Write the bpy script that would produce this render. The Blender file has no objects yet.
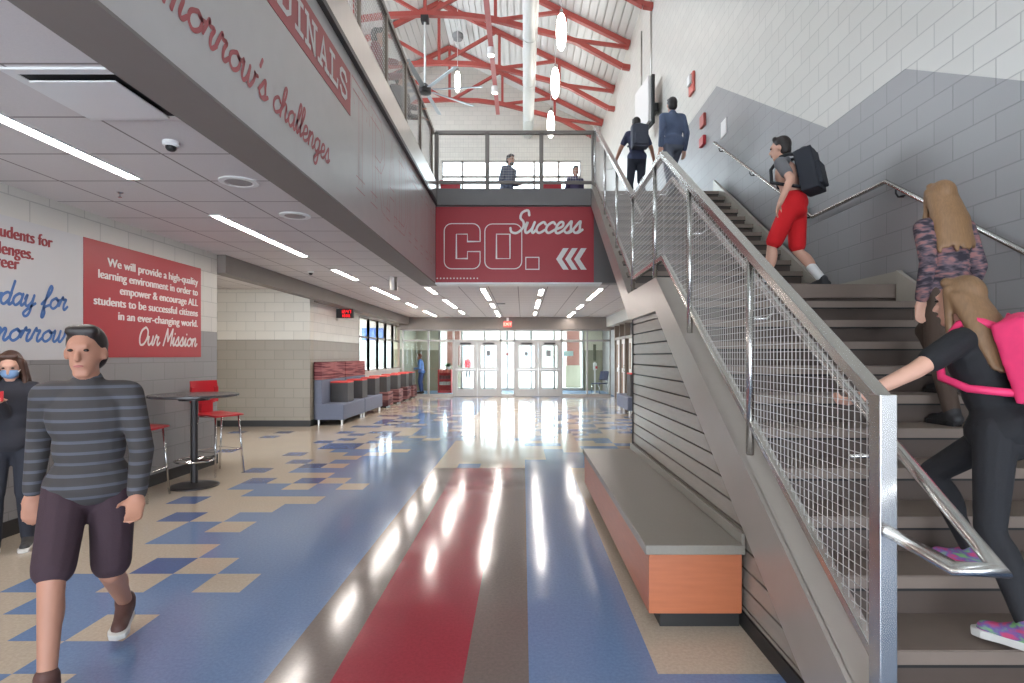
import bpy, bmesh, math, random
from mathutils import Vector, Matrix
random.seed(7)
sc = bpy.context.scene
COL = sc.collection

# ------------------------------------------------------------------ camera, world, exposure
F_PX, VX, VY = 562.0, 523.0, 356.0
cam_d = bpy.data.cameras.new('camera'); cam = bpy.data.objects.new('camera', cam_d); COL.objects.link(cam)
cam.location = (0, 0, 1.5); cam.rotation_euler = (math.radians(90), 0, 0)
cam_d.sensor_width = 36; cam_d.lens = F_PX / 1024 * 36
cam_d.shift_x = (512 - VX) / 1024; cam_d.shift_y = (VY - 341.5) / 1024
cam_d.clip_start = 0.05; cam_d.clip_end = 300
sc.camera = cam
w = bpy.data.worlds.new('world'); sc.world = w; w.use_nodes = True
bg = w.node_tree.nodes['Background']; bg.inputs[0].default_value = (0.80, 0.90, 1.0, 1); bg.inputs[1].default_value = 11.0
vs = sc.view_settings
vs.view_transform = 'Standard'; vs.look = 'None'; vs.gamma = 1.0; vs.exposure = 0.0; vs.use_curve_mapping = False
LIGHT_E = 48.0          # tube light emission
PEND_E = 12.0

# ------------------------------------------------------------------ helpers
def lin(c):
    return tuple((v/255/12.92 if v/255 <= .04045 else ((v/255+.055)/1.055)**2.4) for v in c)
MATS = {}
def nodes(name):
    m = bpy.data.materials.new(name); m.use_nodes = True
    nt = m.node_tree; return m, nt, nt.nodes, nt.links, nt.nodes['Principled BSDF']
def mat(name, c, rough=.5, metal=0.0, var=.06, scale=6.0, bump=0.0, coat=0.0, stretch=None, spec=.5, bscale=None):
    if name in MATS: return MATS[name]
    m, nt, N, L, b = nodes(name)
    c = lin(c)
    b.inputs['Roughness'].default_value = rough; b.inputs['Metallic'].default_value = metal
    b.inputs['Coat Weight'].default_value = coat; b.inputs['Specular IOR Level'].default_value = spec
    tc = N.new('ShaderNodeTexCoord'); mp = N.new('ShaderNodeMapping'); L.new(tc.outputs['Object'], mp.inputs[0])
    if stretch: mp.inputs['Scale'].default_value = stretch
    nz = N.new('ShaderNodeTexNoise'); nz.inputs['Scale'].default_value = scale; nz.inputs['Detail'].default_value = 5
    L.new(mp.outputs[0], nz.inputs['Vector'])
    mx = N.new('ShaderNodeMix'); mx.data_type = 'RGBA'
    mx.inputs[6].default_value = (*[v*(1-var) for v in c], 1); mx.inputs[7].default_value = (*[min(1, v*(1+var)) for v in c], 1)
    L.new(nz.outputs[0], mx.inputs[0]); L.new(mx.outputs[2], b.inputs['Base Color'])
    if bump:
        n2 = N.new('ShaderNodeTexNoise'); n2.inputs['Scale'].default_value = bscale or scale*8; n2.inputs['Detail'].default_value = 4
        L.new(mp.outputs[0], n2.inputs['Vector'])
        bp = N.new('ShaderNodeBump'); bp.inputs['Strength'].default_value = bump; bp.inputs['Distance'].default_value = .01
        L.new(n2.outputs[0], bp.inputs['Height']); L.new(bp.outputs[0], b.inputs['Normal'])
    MATS[name] = m; return m
def emit(name, c, e):
    if name in MATS: return MATS[name]
    m, nt, N, L, b = nodes(name)
    b.inputs['Base Color'].default_value = (*lin(c), 1); b.inputs['Emission Color'].default_value = (*lin(c), 1)
    b.inputs['Emission Strength'].default_value = e
    MATS[name] = m; return m
def cmu(name, c, axis='y', mortar=.74, rough=.55, bw=.4064, bh=.2032, spec=.5, msz=.006):
    """painted concrete block: brick pattern over (axis, z) in object space"""
    if name in MATS: return MATS[name]
    m, nt, N, L, b = nodes(name); c = lin(c)
    tc = N.new('ShaderNodeTexCoord'); sp = N.new('ShaderNodeSeparateXYZ'); L.new(tc.outputs['Object'], sp.inputs[0])
    cb = N.new('ShaderNodeCombineXYZ'); L.new(sp.outputs[1 if axis == 'y' else 0], cb.inputs[0]); L.new(sp.outputs[2], cb.inputs[1])
    br = N.new('ShaderNodeTexBrick'); L.new(cb.outputs[0], br.inputs['Vector'])
    br.inputs['Scale'].default_value = 1; br.inputs['Brick Width'].default_value = bw; br.inputs['Row Height'].default_value = bh
    br.inputs['Mortar Size'].default_value = msz; br.inputs['Mortar Smooth'].default_value = .3; br.inputs['Bias'].default_value = 0
    br.inputs['Color1'].default_value = (*[v*.97 for v in c], 1); br.inputs['Color2'].default_value = (*[min(1, v*1.03) for v in c], 1)
    br.inputs['Mortar'].default_value = (*[v*mortar for v in c], 1)
    L.new(br.outputs['Color'], b.inputs['Base Color'])
    nz = N.new('ShaderNodeTexNoise'); nz.inputs['Scale'].default_value = 90; L.new(tc.outputs['Object'], nz.inputs['Vector'])
    ma = N.new('ShaderNodeMath'); ma.operation = 'MULTIPLY_ADD'; ma.inputs[1].default_value = -1.0; L.new(br.outputs['Fac'], ma.inputs[0])
    m2 = N.new('ShaderNodeMath'); m2.operation = 'MULTIPLY'; m2.inputs[1].default_value = .12; L.new(nz.outputs[0], m2.inputs[0]); L.new(m2.outputs[0], ma.inputs[2])
    bp = N.new('ShaderNodeBump'); bp.inputs['Strength'].default_value = .5; bp.inputs['Distance'].default_value = .006
    L.new(ma.outputs[0], bp.inputs['Height']); L.new(bp.outputs[0], b.inputs['Normal'])
    b.inputs['Roughness'].default_value = rough; b.inputs['Specular IOR Level'].default_value = spec
    MATS[name] = m; return m
def glass(name='clear_glass', tint=(250, 253, 252)):
    if name in MATS: return MATS[name]
    m = bpy.data.materials.new(name); m.use_nodes = True; nt = m.node_tree; N = nt.nodes; L = nt.links
    N.remove(N['Principled BSDF']); out = N['Material Output']
    t = N.new('ShaderNodeBsdfTransparent'); t.inputs[0].default_value = (*lin(tint), 1)
    g = N.new('ShaderNodeBsdfGlossy'); g.inputs['Roughness'].default_value = .03
    lw = N.new('ShaderNodeLayerWeight'); lw.inputs[0].default_value = .5
    pw = N.new('ShaderNodeMath'); pw.operation = 'POWER'; pw.inputs[1].default_value = 5; L.new(lw.outputs['Facing'], pw.inputs[0])
    fr = N.new('ShaderNodeMath'); fr.operation = 'MULTIPLY_ADD'; fr.inputs[1].default_value = .6; fr.inputs[2].default_value = .03; L.new(pw.outputs[0], fr.inputs[0])
    mx = N.new('ShaderNodeMixShader'); L.new(fr.outputs[0], mx.inputs[0]); L.new(t.outputs[0], mx.inputs[1]); L.new(g.outputs[0], mx.inputs[2])
    L.new(mx.outputs[0], out.inputs[0]); MATS[name] = m; return m

class MB:
    def __init__(s): s.v = []; s.f = []; s.m = []
    def add(s, vs_, fs, mi=0):
        o = len(s.v); s.v += [tuple(p) for p in vs_]; s.f += [tuple(o+i for i in f) for f in fs]; s.m += [mi]*len(fs); return s
    def box(s, x0, x1, y0, y1, z0, z1, mi=0):
        x0, x1 = min(x0, x1), max(x0, x1); y0, y1 = min(y0, y1), max(y0, y1); z0, z1 = min(z0, z1), max(z0, z1)
        return s.add([(x0,y0,z0),(x1,y0,z0),(x1,y1,z0),(x0,y1,z0),(x0,y0,z1),(x1,y0,z1),(x1,y1,z1),(x0,y1,z1)],
              [(0,3,2,1),(4,5,6,7),(0,1,5,4),(1,2,6,5),(2,3,7,6),(3,0,4,7)], mi)
    def obox(s, c, ax, half, mi=0):
        c = Vector(c); A = [Vector(a)*h for a, h in zip(ax, half)]
        vs_ = [c+A[0]*i+A[1]*j+A[2]*k for k in (-1,1) for i, j in ((-1,-1),(1,-1),(1,1),(-1,1))]
        return s.add(vs_, [(0,3,2,1),(4,5,6,7),(0,1,5,4),(1,2,6,5),(2,3,7,6),(3,0,4,7)], mi)
    def quad(s, *p, mi=0): return s.add(p, [tuple(range(len(p)))], mi)
    def prism(s, poly, axis, lo, hi, mi=0):
        """poly of (a,b): axis x -> (y,z), y -> (x,z), z -> (x,y)"""
        def P(a, b, t): return {'x': (t,a,b), 'y': (a,t,b), 'z': (a,b,t)}[axis]
        n = len(poly); vs_ = [P(a,b,lo) for a,b in poly]+[P(a,b,hi) for a,b in poly]
        return s.add(vs_, [tuple(range(n))[::-1], tuple(range(n,2*n))]+[(i,(i+1)%n,n+(i+1)%n,n+i) for i in range(n)], mi)
    def bar(s, p, q, wd, ht, up=(0,0,1), mi=0):
        p, q = Vector(p), Vector(q); d = (q-p); l = d.length; d.normalize(); u = Vector(up)
        sd = d.cross(u)
        if sd.length < 1e-4: sd = d.cross(Vector((1,0,0)))
        sd.normalize(); u = sd.cross(d).normalized()
        return s.obox((p+q)/2, (d, sd, u), (l/2, wd/2, ht/2), mi)
    def tube(s, pts, r, n=8, closed=False, mi=0):
        pts = [Vector(p) for p in pts]; k = len(pts); rr = r if isinstance(r, (list, tuple)) else [r]*k
        rings = []; prev = None
        for i, p in enumerate(pts):
            a = pts[i-1] if (i > 0 or closed) else None; b = pts[(i+1) % k] if (i < k-1 or closed) else None
            t = Vector((0,0,0)); t1 = t2 = None
            if a is not None: t1 = (p-a).normalized(); t += t1
            if b is not None: t2 = (b-p).normalized(); t += t2
            t.normalize(); sc_ = 1.0
            if t1 is not None and t2 is not None: sc_ = 1/max(.5, t.dot(t1))
            if prev is None:
                ref = Vector((0,0,1)) if abs(t.z) < .9 else Vector((1,0,0)); n1 = t.cross(ref).normalized()
            else: n1 = (prev - t*prev.dot(t)).normalized()
            prev = n1; n2 = t.cross(n1)
            bis = None
            if t1 is not None and t2 is not None and sc_ > 1.01: bis = (t1-t2).normalized()
            ring = []
            for j in range(n):
                an = 2*math.pi*j/n; o = (n1*math.cos(an)+n2*math.sin(an))*rr[i]
                if bis is not None: o += bis*(o.dot(bis))*(sc_-1)
                ring.append(p+o)
            rings.append(ring)
        o = [v for ring in rings for v in ring]; fs = []
        for i in range(k if closed else k-1):
            for j in range(n):
                a = i*n+j; b = i*n+(j+1) % n; c = ((i+1) % k)*n+(j+1) % n; d = ((i+1) % k)*n+j; fs.append((a,b,c,d))
        if not closed: fs += [tuple(range(n))[::-1], tuple(range((k-1)*n, k*n))]
        return s.add(o, fs, mi)
    def lathe(s, prof, c=(0,0,0), n=24, mi=0):
        c = Vector(c); vs_ = []; fs = []
        for r, z in prof:
            for j in range(n):
                a = 2*math.pi*j/n; vs_.append(c+Vector((r*math.cos(a), r*math.sin(a), z)))
        for i in range(len(prof)-1):
            for j in range(n): fs.append((i*n+j, i*n+(j+1) % n, (i+1)*n+(j+1) % n, (i+1)*n+j))
        fs += [tuple(range(n))[::-1], tuple(range((len(prof)-1)*n, len(prof)*n))]
        return s.add(vs_, fs, mi)
    def capsule(s, p, q, r1, r2, n=12, m=4):
        p, q = Vector(p), Vector(q); d = q-p
        if d.length < 1e-5: d = Vector((0,0,1e-4))
        t = d.normalized(); ref = Vector((0,0,1)) if abs(t.z) < .9 else Vector((1,0,0))
        a = t.cross(ref).normalized(); b = t.cross(a); rows = []
        for i in range(m+1):
            th = -math.pi/2+math.pi/2*i/m; rows.append((p+t*r1*math.sin(th), max(1e-4, r1*math.cos(th))))
        for i in range(m+1):
            th = math.pi/2*i/m; rows.append((q+t*r2*math.sin(th), max(1e-4, r2*math.cos(th))))
        vs_ = [c+(a*math.cos(2*math.pi*j/n)+b*math.sin(2*math.pi*j/n))*r for c, r in rows for j in range(n)]; k = len(rows)
        fs = [(i*n+j, (i+1)*n+j, (i+1)*n+(j+1) % n, i*n+(j+1) % n) for i in range(k-1) for j in range(n)]
        fs += [tuple(range(n)), tuple(range((k-1)*n, k*n))[::-1]]
        return s.add(vs_, fs)
    def ell(s, c, ax, rad, n=16, m=10):
        c = Vector(c); X, Y, Z = [Vector(a)*r for a, r in zip(ax, rad)]; vs_ = []
        for i in range(m+1):
            th = -math.pi/2+math.pi*i/m; cr = max(.002, math.cos(th))
            for j in range(n):
                a = 2*math.pi*j/n; vs_.append(c+X*cr*math.cos(a)+Y*cr*math.sin(a)+Z*math.sin(th))
        fs = [(i*n+j, i*n+(j+1) % n, (i+1)*n+(j+1) % n, (i+1)*n+j) for i in range(m) for j in range(n)]
        fs += [tuple(range(n))[::-1], tuple(range(m*n, (m+1)*n))]
        return s.add(vs_, fs)
    def mesh(s, name, mats, smooth=False):
        me = bpy.data.meshes.new(name); me.from_pydata(s.v, [], s.f)
        for m in (mats if isinstance(mats, (list, tuple)) else [mats]): me.materials.append(m)
        me.polygons.foreach_set('material_index', s.m)
        if smooth: me.polygons.foreach_set('use_smooth', [True]*len(s.f))
        bm = bmesh.new(); bm.from_mesh(me); bmesh.ops.recalc_face_normals(bm, faces=bm.faces); bm.to_mesh(me); bm.free()
        me.update(); return me
    def build(s, name, mats, parent=None, smooth=False, bevel=0, seg=2, local=False):
        o = bpy.data.objects.new(name, s.mesh(name, mats, smooth)); link(o, parent, local)
        if bevel:
            b = o.modifiers.new('bevel', 'BEVEL'); b.width = bevel; b.segments = seg; b.limit_method = 'ANGLE'; b.angle_limit = .6
        return o
def basis(o): return Matrix.LocRotScale(o.location, o.rotation_euler, o.scale)
def wmat(o): return basis(o) if o.parent is None else wmat(o.parent) @ o.matrix_parent_inverse @ basis(o)
def link(o, parent=None, local=False):
    COL.objects.link(o)
    if parent is not None:
        o.parent = parent
        if not local: o.matrix_parent_inverse = wmat(parent).inverted()
def tag(o, label=None, cat=None, group=None, kind=None):
    if label: o['label'] = label
    if cat: o['category'] = cat
    if group: o['group'] = group
    if kind: o['kind'] = kind
    return o
def thing(name, label, cat, loc=(0,0,0), rz=0, group=None):
    o = bpy.data.objects.new(name, None); COL.objects.link(o); o.location = loc; o.rotation_euler = (0,0,rz); o.empty_display_size = .1
    return tag(o, label, cat, group)
def struct(name, mb, mats, parent=None, label=None, cat=None, **k):
    o = mb.build(name, mats, parent, **k)
    if parent is None: tag(o, label or name.replace('_', ' '), cat or name.split('_')[0], None, 'structure')
    return o
def dup(root, loc, rz=None, label=None):
    def cp(o, par):
        c = o.copy(); COL.objects.link(c)
        if par is not None: c.parent = par; c.matrix_parent_inverse = o.matrix_parent_inverse.copy()
        for ch in kids.get(o.name, []): cp(ch, c)
        return c
    kids = {}
    for o in COL.objects:
        if o.parent is not None: kids.setdefault(o.parent.name, []).append(o)
    r = cp(root, None); r.location = loc
    if rz is not None: r.rotation_euler = (0,0,rz)
    if label: r['label'] = label
    return r
def PX(px, py, Y):
    return Vector(((px-VX)*Y/F_PX, Y, 1.5+(VY-py)*Y/F_PX))

# ------------------------------------------------------------------ materials
M = {}
M['white_cmu_y'] = cmu('white_block_y', (202,198,190), 'y', rough=.36)
M['gray_cmu_y'] = cmu('gray_block_y', (134,131,131), 'y', rough=.44, spec=1.0)
M['white_cmu_x'] = cmu('white_block_x', (206,201,190), 'x', rough=.5)
M['tan_cmu_x'] = cmu('tan_block_x', (150,142,130), 'x', rough=.5)
M['gable_cmu'] = cmu('gable_block', (214,210,200), 'x')
M['white_paint'] = mat('white_paint', (205,202,196), .5, bump=.03)
M['bulkhead'] = mat('bulkhead_paint', (190,184,181), .3)
M['soffit_gray'] = mat('soffit_gray', (128,119,113), .6)
M['fascia_gray'] = mat('fascia_gray', (108,104,102), .45)
M['red_paint'] = mat('sign_red', (166,50,58), .4, var=.03)
M['faded_red'] = mat('letter_red', (176,84,86), .45, var=.03)
M['white_vinyl'] = mat('white_vinyl', (226,220,216), .45, var=.02)
M['letter_white'] = mat('letter_white', (222,214,212), .5, var=.02)
M['dark_red_letter'] = mat('dark_red_letter', (150,52,58), .5, var=.03)
M['blue_letter'] = mat('blue_letter', (72,112,172), .5, var=.03)
M['steel'] = mat('brushed_steel', (196,192,188), .3, 1.0, var=.08, scale=30, stretch=(1,1,.1))
M['rail_steel'] = mat('rail_steel', (205,202,198), .27, 1.0, var=.06, scale=40)
M['painted_steel'] = mat('stringer_paint', (164,154,145), .3, .3, var=.05)
M['dark_steel'] = mat('dark_trim', (60,57,58), .4, .4)
M['wire'] = mat('wire_mesh', (200,194,188), .4, .4)
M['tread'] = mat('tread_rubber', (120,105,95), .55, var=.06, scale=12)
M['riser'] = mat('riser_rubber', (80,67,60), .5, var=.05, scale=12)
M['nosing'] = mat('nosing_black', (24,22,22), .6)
M['slat'] = mat('slat_laminate', (150,140,131), .25, 0, var=.1, scale=5, stretch=(1,1,9))
M['black_gap'] = mat('black_backing', (20,19,19), .7)
M['counter'] = mat('counter_gray', (132,125,115), .35, var=.08, scale=60)
M['cherry'] = mat('cherry_wood', (178,104,70), .35, var=.16, scale=4, stretch=(1.2,1.2,12))
M['black_rubber'] = mat('black_base', (38,36,36), .55)
M['truss_red'] = mat('truss_red', (172,78,70), .45, var=.04)
M['deck_white'] = mat('roof_deck', (226,226,222), .5, var=.02)
M['white_metal'] = mat('white_metal', (228,228,226), .4, var=.02)
M['chrome'] = mat('chrome', (200,200,200), .15, 1.0, var=.02)
M['alum'] = mat('aluminium_frame', (168,164,160), .38, .5, var=.04)
M['bronze'] = mat('bronze_frame', (128,114,102), .4, .3)
M['blue_gray_fab'] = mat('bluegray_upholstery', (104,110,128), .75, var=.06, scale=40, bump=.1)
M['char_fab'] = mat('charcoal_upholstery', (74,73,74), .75, var=.06, scale=40, bump=.1)
M['coral_top'] = mat('coral_top', (214,74,70), .6)
M['red_plastic'] = mat('red_plastic', (184,36,46), .35, var=.02)
M['table_top'] = mat('table_laminate', (72,70,72), .25)
M['black_plastic'] = mat('black_plastic', (28,28,30), .4)
M['glass'] = glass()
M['blue_mat'] = mat('entrance_mat', (96,120,146), .8, var=.1, scale=30, bump=.1)
M['brick'] = cmu('red_brick', (128,84,74), 'x', .85, bw=.2, bh=.0677, rough=.7)
M['tube'] = emit('tube_light', (255,246,238), LIGHT_E)
M['pend'] = emit('pendant_glow', (255,248,238), PEND_E)
def striped(name, c1, c2, period, axis=2, rough=.8):
    m, nt, N, L, b = nodes(name)
    tc = N.new('ShaderNodeTexCoord'); sp = N.new('ShaderNodeSeparateXYZ'); L.new(tc.outputs['Object'], sp.inputs[0])
    nz = N.new('ShaderNodeTexNoise'); nz.inputs['Scale'].default_value = 3
    mp = N.new('ShaderNodeMapping'); mp.inputs['Scale'].default_value = (1,1.2,1/period) if axis == 2 else (1/period,1,1)
    L.new(tc.outputs['Object'], mp.inputs[0]); L.new(mp.outputs[0], nz.inputs['Vector']); nz.inputs['Scale'].default_value = 1.0; nz.inputs['Detail'].default_value = 1
    cr = N.new('ShaderNodeValToRGB'); cr.color_ramp.elements[0].position = .45; cr.color_ramp.elements[1].position = .55
    cr.color_ramp.elements[0].color = (*lin(c1),1); cr.color_ramp.elements[1].color = (*lin(c2),1)
    L.new(nz.outputs[0], cr.inputs[0]); L.new(cr.outputs[0], b.inputs['Base Color']); b.inputs['Roughness'].default_value = rough
    return m
M['maroon_stripe'] = striped('maroon_stripe', (96,36,44), (150,92,92), .03)
M['maroon_pattern'] = striped('maroon_pattern', (78,44,50), (136,94,94), .06)
def plaid(name, c1, c2, c3):
    m, nt, N, L, b = nodes(name)
    tc = N.new('ShaderNodeTexCoord'); mp = N.new('ShaderNodeMapping'); L.new(tc.outputs['Object'], mp.inputs[0]); mp.inputs['Scale'].default_value = (14,14,40)
    mp.inputs['Rotation'].default_value = (0,.5,0)
    nz = N.new('ShaderNodeTexNoise'); nz.inputs['Scale'].default_value = 1.0; nz.inputs['Detail'].default_value = 2; L.new(mp.outputs[0], nz.inputs['Vector'])
    cr = N.new('ShaderNodeValToRGB'); e = cr.color_ramp.elements; e[0].position = .38; e[1].position = .62
    e[0].color = (*lin(c1),1); e[1].color = (*lin(c3),1); x = e.new(.5); x.color = (*lin(c2),1)
    L.new(nz.outputs[0], cr.inputs[0]); L.new(cr.outputs[0], b.inputs['Base Color']); b.inputs['Roughness'].default_value = .8
    return m

# ------------------------------------------------------------------ setting
ZC = 2.92            # lower ceiling
Z2 = 4.29            # second floor
XW = 3.42            # right wall
XL = -4.28           # mission wall
XS = -4.53           # window wall
XB = -1.52           # balcony face
YE = 9.75            # edge of second floor
YD = 20.65           # storefront
YBK = -4.0

# floor: 12 inch vinyl tiles, one face each, pattern measured row by row
G = .3048
TILE = []
def tile_mat(name, c):
    m, nt, N, L, b = nodes(name); c = lin(c)
    tc = N.new('ShaderNodeTexCoord')
    n1 = N.new('ShaderNodeTexNoise'); n1.inputs['Scale'].default_value = 55; n1.inputs['Detail'].default_value = 8; n1.inputs['Roughness'].default_value = .7
    L.new(tc.outputs['Object'], n1.inputs['Vector'])
    cr = N.new('ShaderNodeValToRGB'); cr.color_ramp.elements[0].position = .3; cr.color_ramp.elements[1].position = .7
    cr.color_ramp.elements[0].color = (*[v*.84 for v in c],1); cr.color_ramp.elements[1].color = (*[min(1,v*1.12) for v in c],1)
    L.new(n1.outputs[0], cr.inputs[0]); L.new(cr.outputs[0], b.inputs['Base Color'])
    n2 = N.new('ShaderNodeTexNoise'); n2.inputs['Scale'].default_value = 2.2; n2.inputs['Detail'].default_value = 3; L.new(tc.outputs['Object'], n2.inputs['Vector'])
    mr = N.new('ShaderNodeMapRange'); mr.inputs['From Min'].default_value = .3; mr.inputs['From Max'].default_value = .7
    mr.inputs['To Min'].default_value = .1; mr.inputs['To Max'].default_value = .16; L.new(n2.outputs[0], mr.inputs[0]); L.new(mr.outputs[0], b.inputs['Roughness'])
    n3 = N.new('ShaderNodeTexNoise'); n3.inputs['Scale'].default_value = 1.0; n3.inputs['Detail'].default_value = 3; mp3 = N.new('ShaderNodeMapping'); mp3.inputs['Scale'].default_value = (3,16,1); L.new(tc.outputs['Object'], mp3.inputs[0]); L.new(mp3.outputs[0], n3.inputs['Vector'])
    bp = N.new('ShaderNodeBump'); bp.inputs['Strength'].default_value = .06; bp.inputs['Distance'].default_value = .004; L.new(n3.outputs[0], bp.inputs['Height']); L.new(bp.outputs[0], b.inputs['Normal'])
    b.inputs['Specular IOR Level'].default_value = .6
    return m
TM = [tile_mat('tile_beige', (190,176,158)), tile_mat('tile_blue', (112,135,172)), tile_mat('tile_taupe', (120,108,102)), tile_mat('tile_red', (160,56,68)), tile_mat('tile_deep_blue', (86,105,150))]
# blue runs from the stripes out to column `edge`; extra beige / blue cells per row
ROWS = {-5:(7,[8],[]), -4:(8,[7],[]), -3:(7,[],[]), -2:(8,[7],[]), -1:(9,[],[]), 0:(10,[6,8],[]), 1:(6,[],[8]), 2:(7,[],[]), 3:(9,[],[]), 4:(9,[8],[]), 5:(8,[],[10]),
 6:(7,[],[]), 7:(6,[],[11]), 8:(9,[],[]), 9:(10,[6,8],[]), 10:(6,[],[8,10]), 11:(7,[],[]), 12:(9,[],[11]), 13:(7,[],[9]), 14:(8,[],[10]), 15:(7,[],[]),
 16:(8,[7],[11]), 17:(9,[6],[15]), 18:(7,[],[9,10]), 19:(7,[],[9,10]), 20:(8,[7],[11]), 21:(7,[5],[10]), 22:(8,[6],[15]), 23:(6,[],[8,10]), 24:(9,[7],[11,15,18])}
rnd = random.Random(11)
fm = MB()
for k in range(-26, 68):
    y0 = 3.566+k*G; y1 = y0+G
    row = ROWS.get(k)
    if row is None:
        e = rnd.choice([6,7,7,8,8,9]); row = (e, [c for c in range(4, e) if rnd.random() < .22], [c for c in range(e+1, e+4) if rnd.random() < .28])
    for c in range(-12, 34):
        x1 = .0275-c*G; x0 = x1-G
        if c in (0, 3) and k < 13: mi = 2
        elif c in (1, 2) and k < 13: mi = 3
        elif c in (-1, -2) and k < 13: mi = 1
        elif c <= -3 and k < 13: mi = 0 if k >= -3 else 1
        elif c < 4 and k >= 13:
            mi = 0 if c > -5 else 0
            if c <= -1 and rnd.random() < .4: mi = 1
            elif rnd.random() < .08: mi = 1
        else:
            mi = 1 if c <= row[0] else 0
            if c in row[1]: mi = 0
            if c in row[2]: mi = 1
            if mi == 1 and c > 3 and c in row[2]: mi = 4
        fm.quad((x0,y0,0),(x1,y0,0),(x1,y1,0),(x0,y1,0), mi=mi)
struct('floor', fm, TM, label='waxed vinyl tile floor with red and gray stripes between blue tiles', cat='floor')

# ceiling tiles of the lower hall
def ceil_mat():
    m, nt, N, L, b = nodes('ceiling_tile')
    tc = N.new('ShaderNodeTexCoord'); sp = N.new('ShaderNodeSeparateXYZ'); L.new(tc.outputs['Object'], sp.inputs[0])
    def line(sock, off, per, wd):
        a = N.new('ShaderNodeMath'); a.operation = 'ADD'; a.inputs[1].default_value = off; L.new(sock, a.inputs[0])
        d = N.new('ShaderNodeMath'); d.operation = 'PINGPONG'; d.inputs[1].default_value = per/2; L.new(a.outputs[0], d.inputs[0])
        c = N.new('ShaderNodeMath'); c.operation = 'LESS_THAN'; c.inputs[1].default_value = wd; L.new(d.outputs[0], c.inputs[0]); return c.outputs[0]
    lx = line(sp.outputs[0], 3.15+.6096*20, .6096, .008); ly = line(sp.outputs[1], -3.93+.6096*40+.59, .6096, .008)
    mx = N.new('ShaderNodeMath'); mx.operation = 'MAXIMUM'; L.new(lx, mx.inputs[0]); L.new(ly, mx.inputs[1])
    nz = N.new('ShaderNodeTexNoise'); nz.inputs['Scale'].default_value = 120; L.new(tc.outputs['Object'], nz.inputs['Vector'])
    c1 = N.new('ShaderNodeMix'); c1.data_type = 'RGBA'; c1.inputs[6].default_value = (*lin((206,200,198)),1); c1.inputs[7].default_value = (*lin((218,213,210)),1); L.new(nz.outputs[0], c1.inputs[0])
    c2 = N.new('ShaderNodeMix'); c2.data_type = 'RGBA'; c2.inputs[7].default_value = (*lin((138,128,126)),1); L.new(c1.outputs[2], c2.inputs[6]); L.new(mx.outputs[0], c2.inputs[0])
    L.new(c2.outputs[2], b.inputs['Base Color']); b.inputs['Roughness'].default_value = .85
    return m
M['ceil'] = ceil_mat()
cm = MB()
cm.box(-7.8, -1.80, YBK, 10.0, ZC, ZC+.1); cm.box(-7.8, XW, 10.0, 24.4, ZC, ZC+.1)
struct('ceiling', cm, M['ceil'], label='white acoustic tile ceiling of the lower hall', cat='ceiling')

# balcony bulkhead on the left and the slab
bm_ = MB(); bm_.prism([(XB,2.77),(XB,4.13),(XB-.28,4.13),(XB-.28,2.77)], 'y', YBK, YE+.25)
o = struct('wall_balcony', bm_, M['bulkhead'], label='white balcony bulkhead wall with faded red lettering', cat='wall')
sm = MB(); sm.box(XB-.30, XB+.002, YBK, YE+.3, 2.755, 2.772)
struct('trim_1', sm, M['soffit_gray'], label='dark gray soffit under the balcony bulkhead', cat='trim')
fa = MB(); fa.box(XB-.2, XB+.03, YBK, YE+.03, 4.165, 4.50); fa.box(XB-.2, XB+.045, YBK, YE+.045, 4.115, 4.165, 1)
struct('trim_2', fa, [M['steel'], M['dark_steel']], label='brushed steel fascia along the balcony edge', cat='trim')
sl = MB(); sl.box(-9.7, XB-.1, YBK, 25, 4.15, Z2); sl.box(XB-.1, XW, YE+.1, 25, 4.15, Z2)
struct('floor_upper', sl, M['soffit_gray'], label='second floor slab behind the railing', cat='floor')
# bulkhead that carries the red sign, fascia above it
bk = MB(); bk.box(XB-.28, XW, YE, YE+.25, 2.77, 4.15)
struct('wall_sign', bk, M['fascia_gray'], label='gray bulkhead under the second floor edge', cat='wall')
bt = MB(); bt.box(XB, 1.36, YE-.05, YE+.3, 2.745, 2.77)
struct('trim_3', bt, M['white_metal'], label='thin white edge below the red sign', cat='trim')
ff = MB(); ff.box(XB+.03, 1.28, YE-.07, YE+.1, 4.10, 4.385)
struct('trim_4', ff, M['fascia_gray'], label='gray steel fascia above the red sign', cat='trim')

# right wall, block with zigzag gray paint
rw = MB(); pts = [(YBK,-1.6),(3.836,3.30),(5.03,4.07),(6.33,4.07),(9.93,6.27),(25,6.27)]
pts[0] = (YBK, .3); low = [(YBK,0),(25,0)]+[(25,6.27),(9.93,6.27),(6.33,4.07),(5.03,4.07),(1.2,1.85),(YBK,1.85)]
up = [(YBK,1.85),(1.2,1.85),(5.03,4.07),(6.33,4.07),(9.93,6.27),(25,6.27),(25,12.2),(YBK,12.2)]
rw.quad(*[(XW,a,b) for a,b in low], mi=1); rw.quad(*[(XW,a,b) for a,b in up], mi=0)
rw.box(XW+.01, XW+.2, YBK, 25, 0, 12.2, 0)
struct('wall_right', rw, [M['white_cmu_y'], M['gray_cmu_y']], label='tall painted block wall with gray zigzag wainscot beside the stairs', cat='wall')

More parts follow.
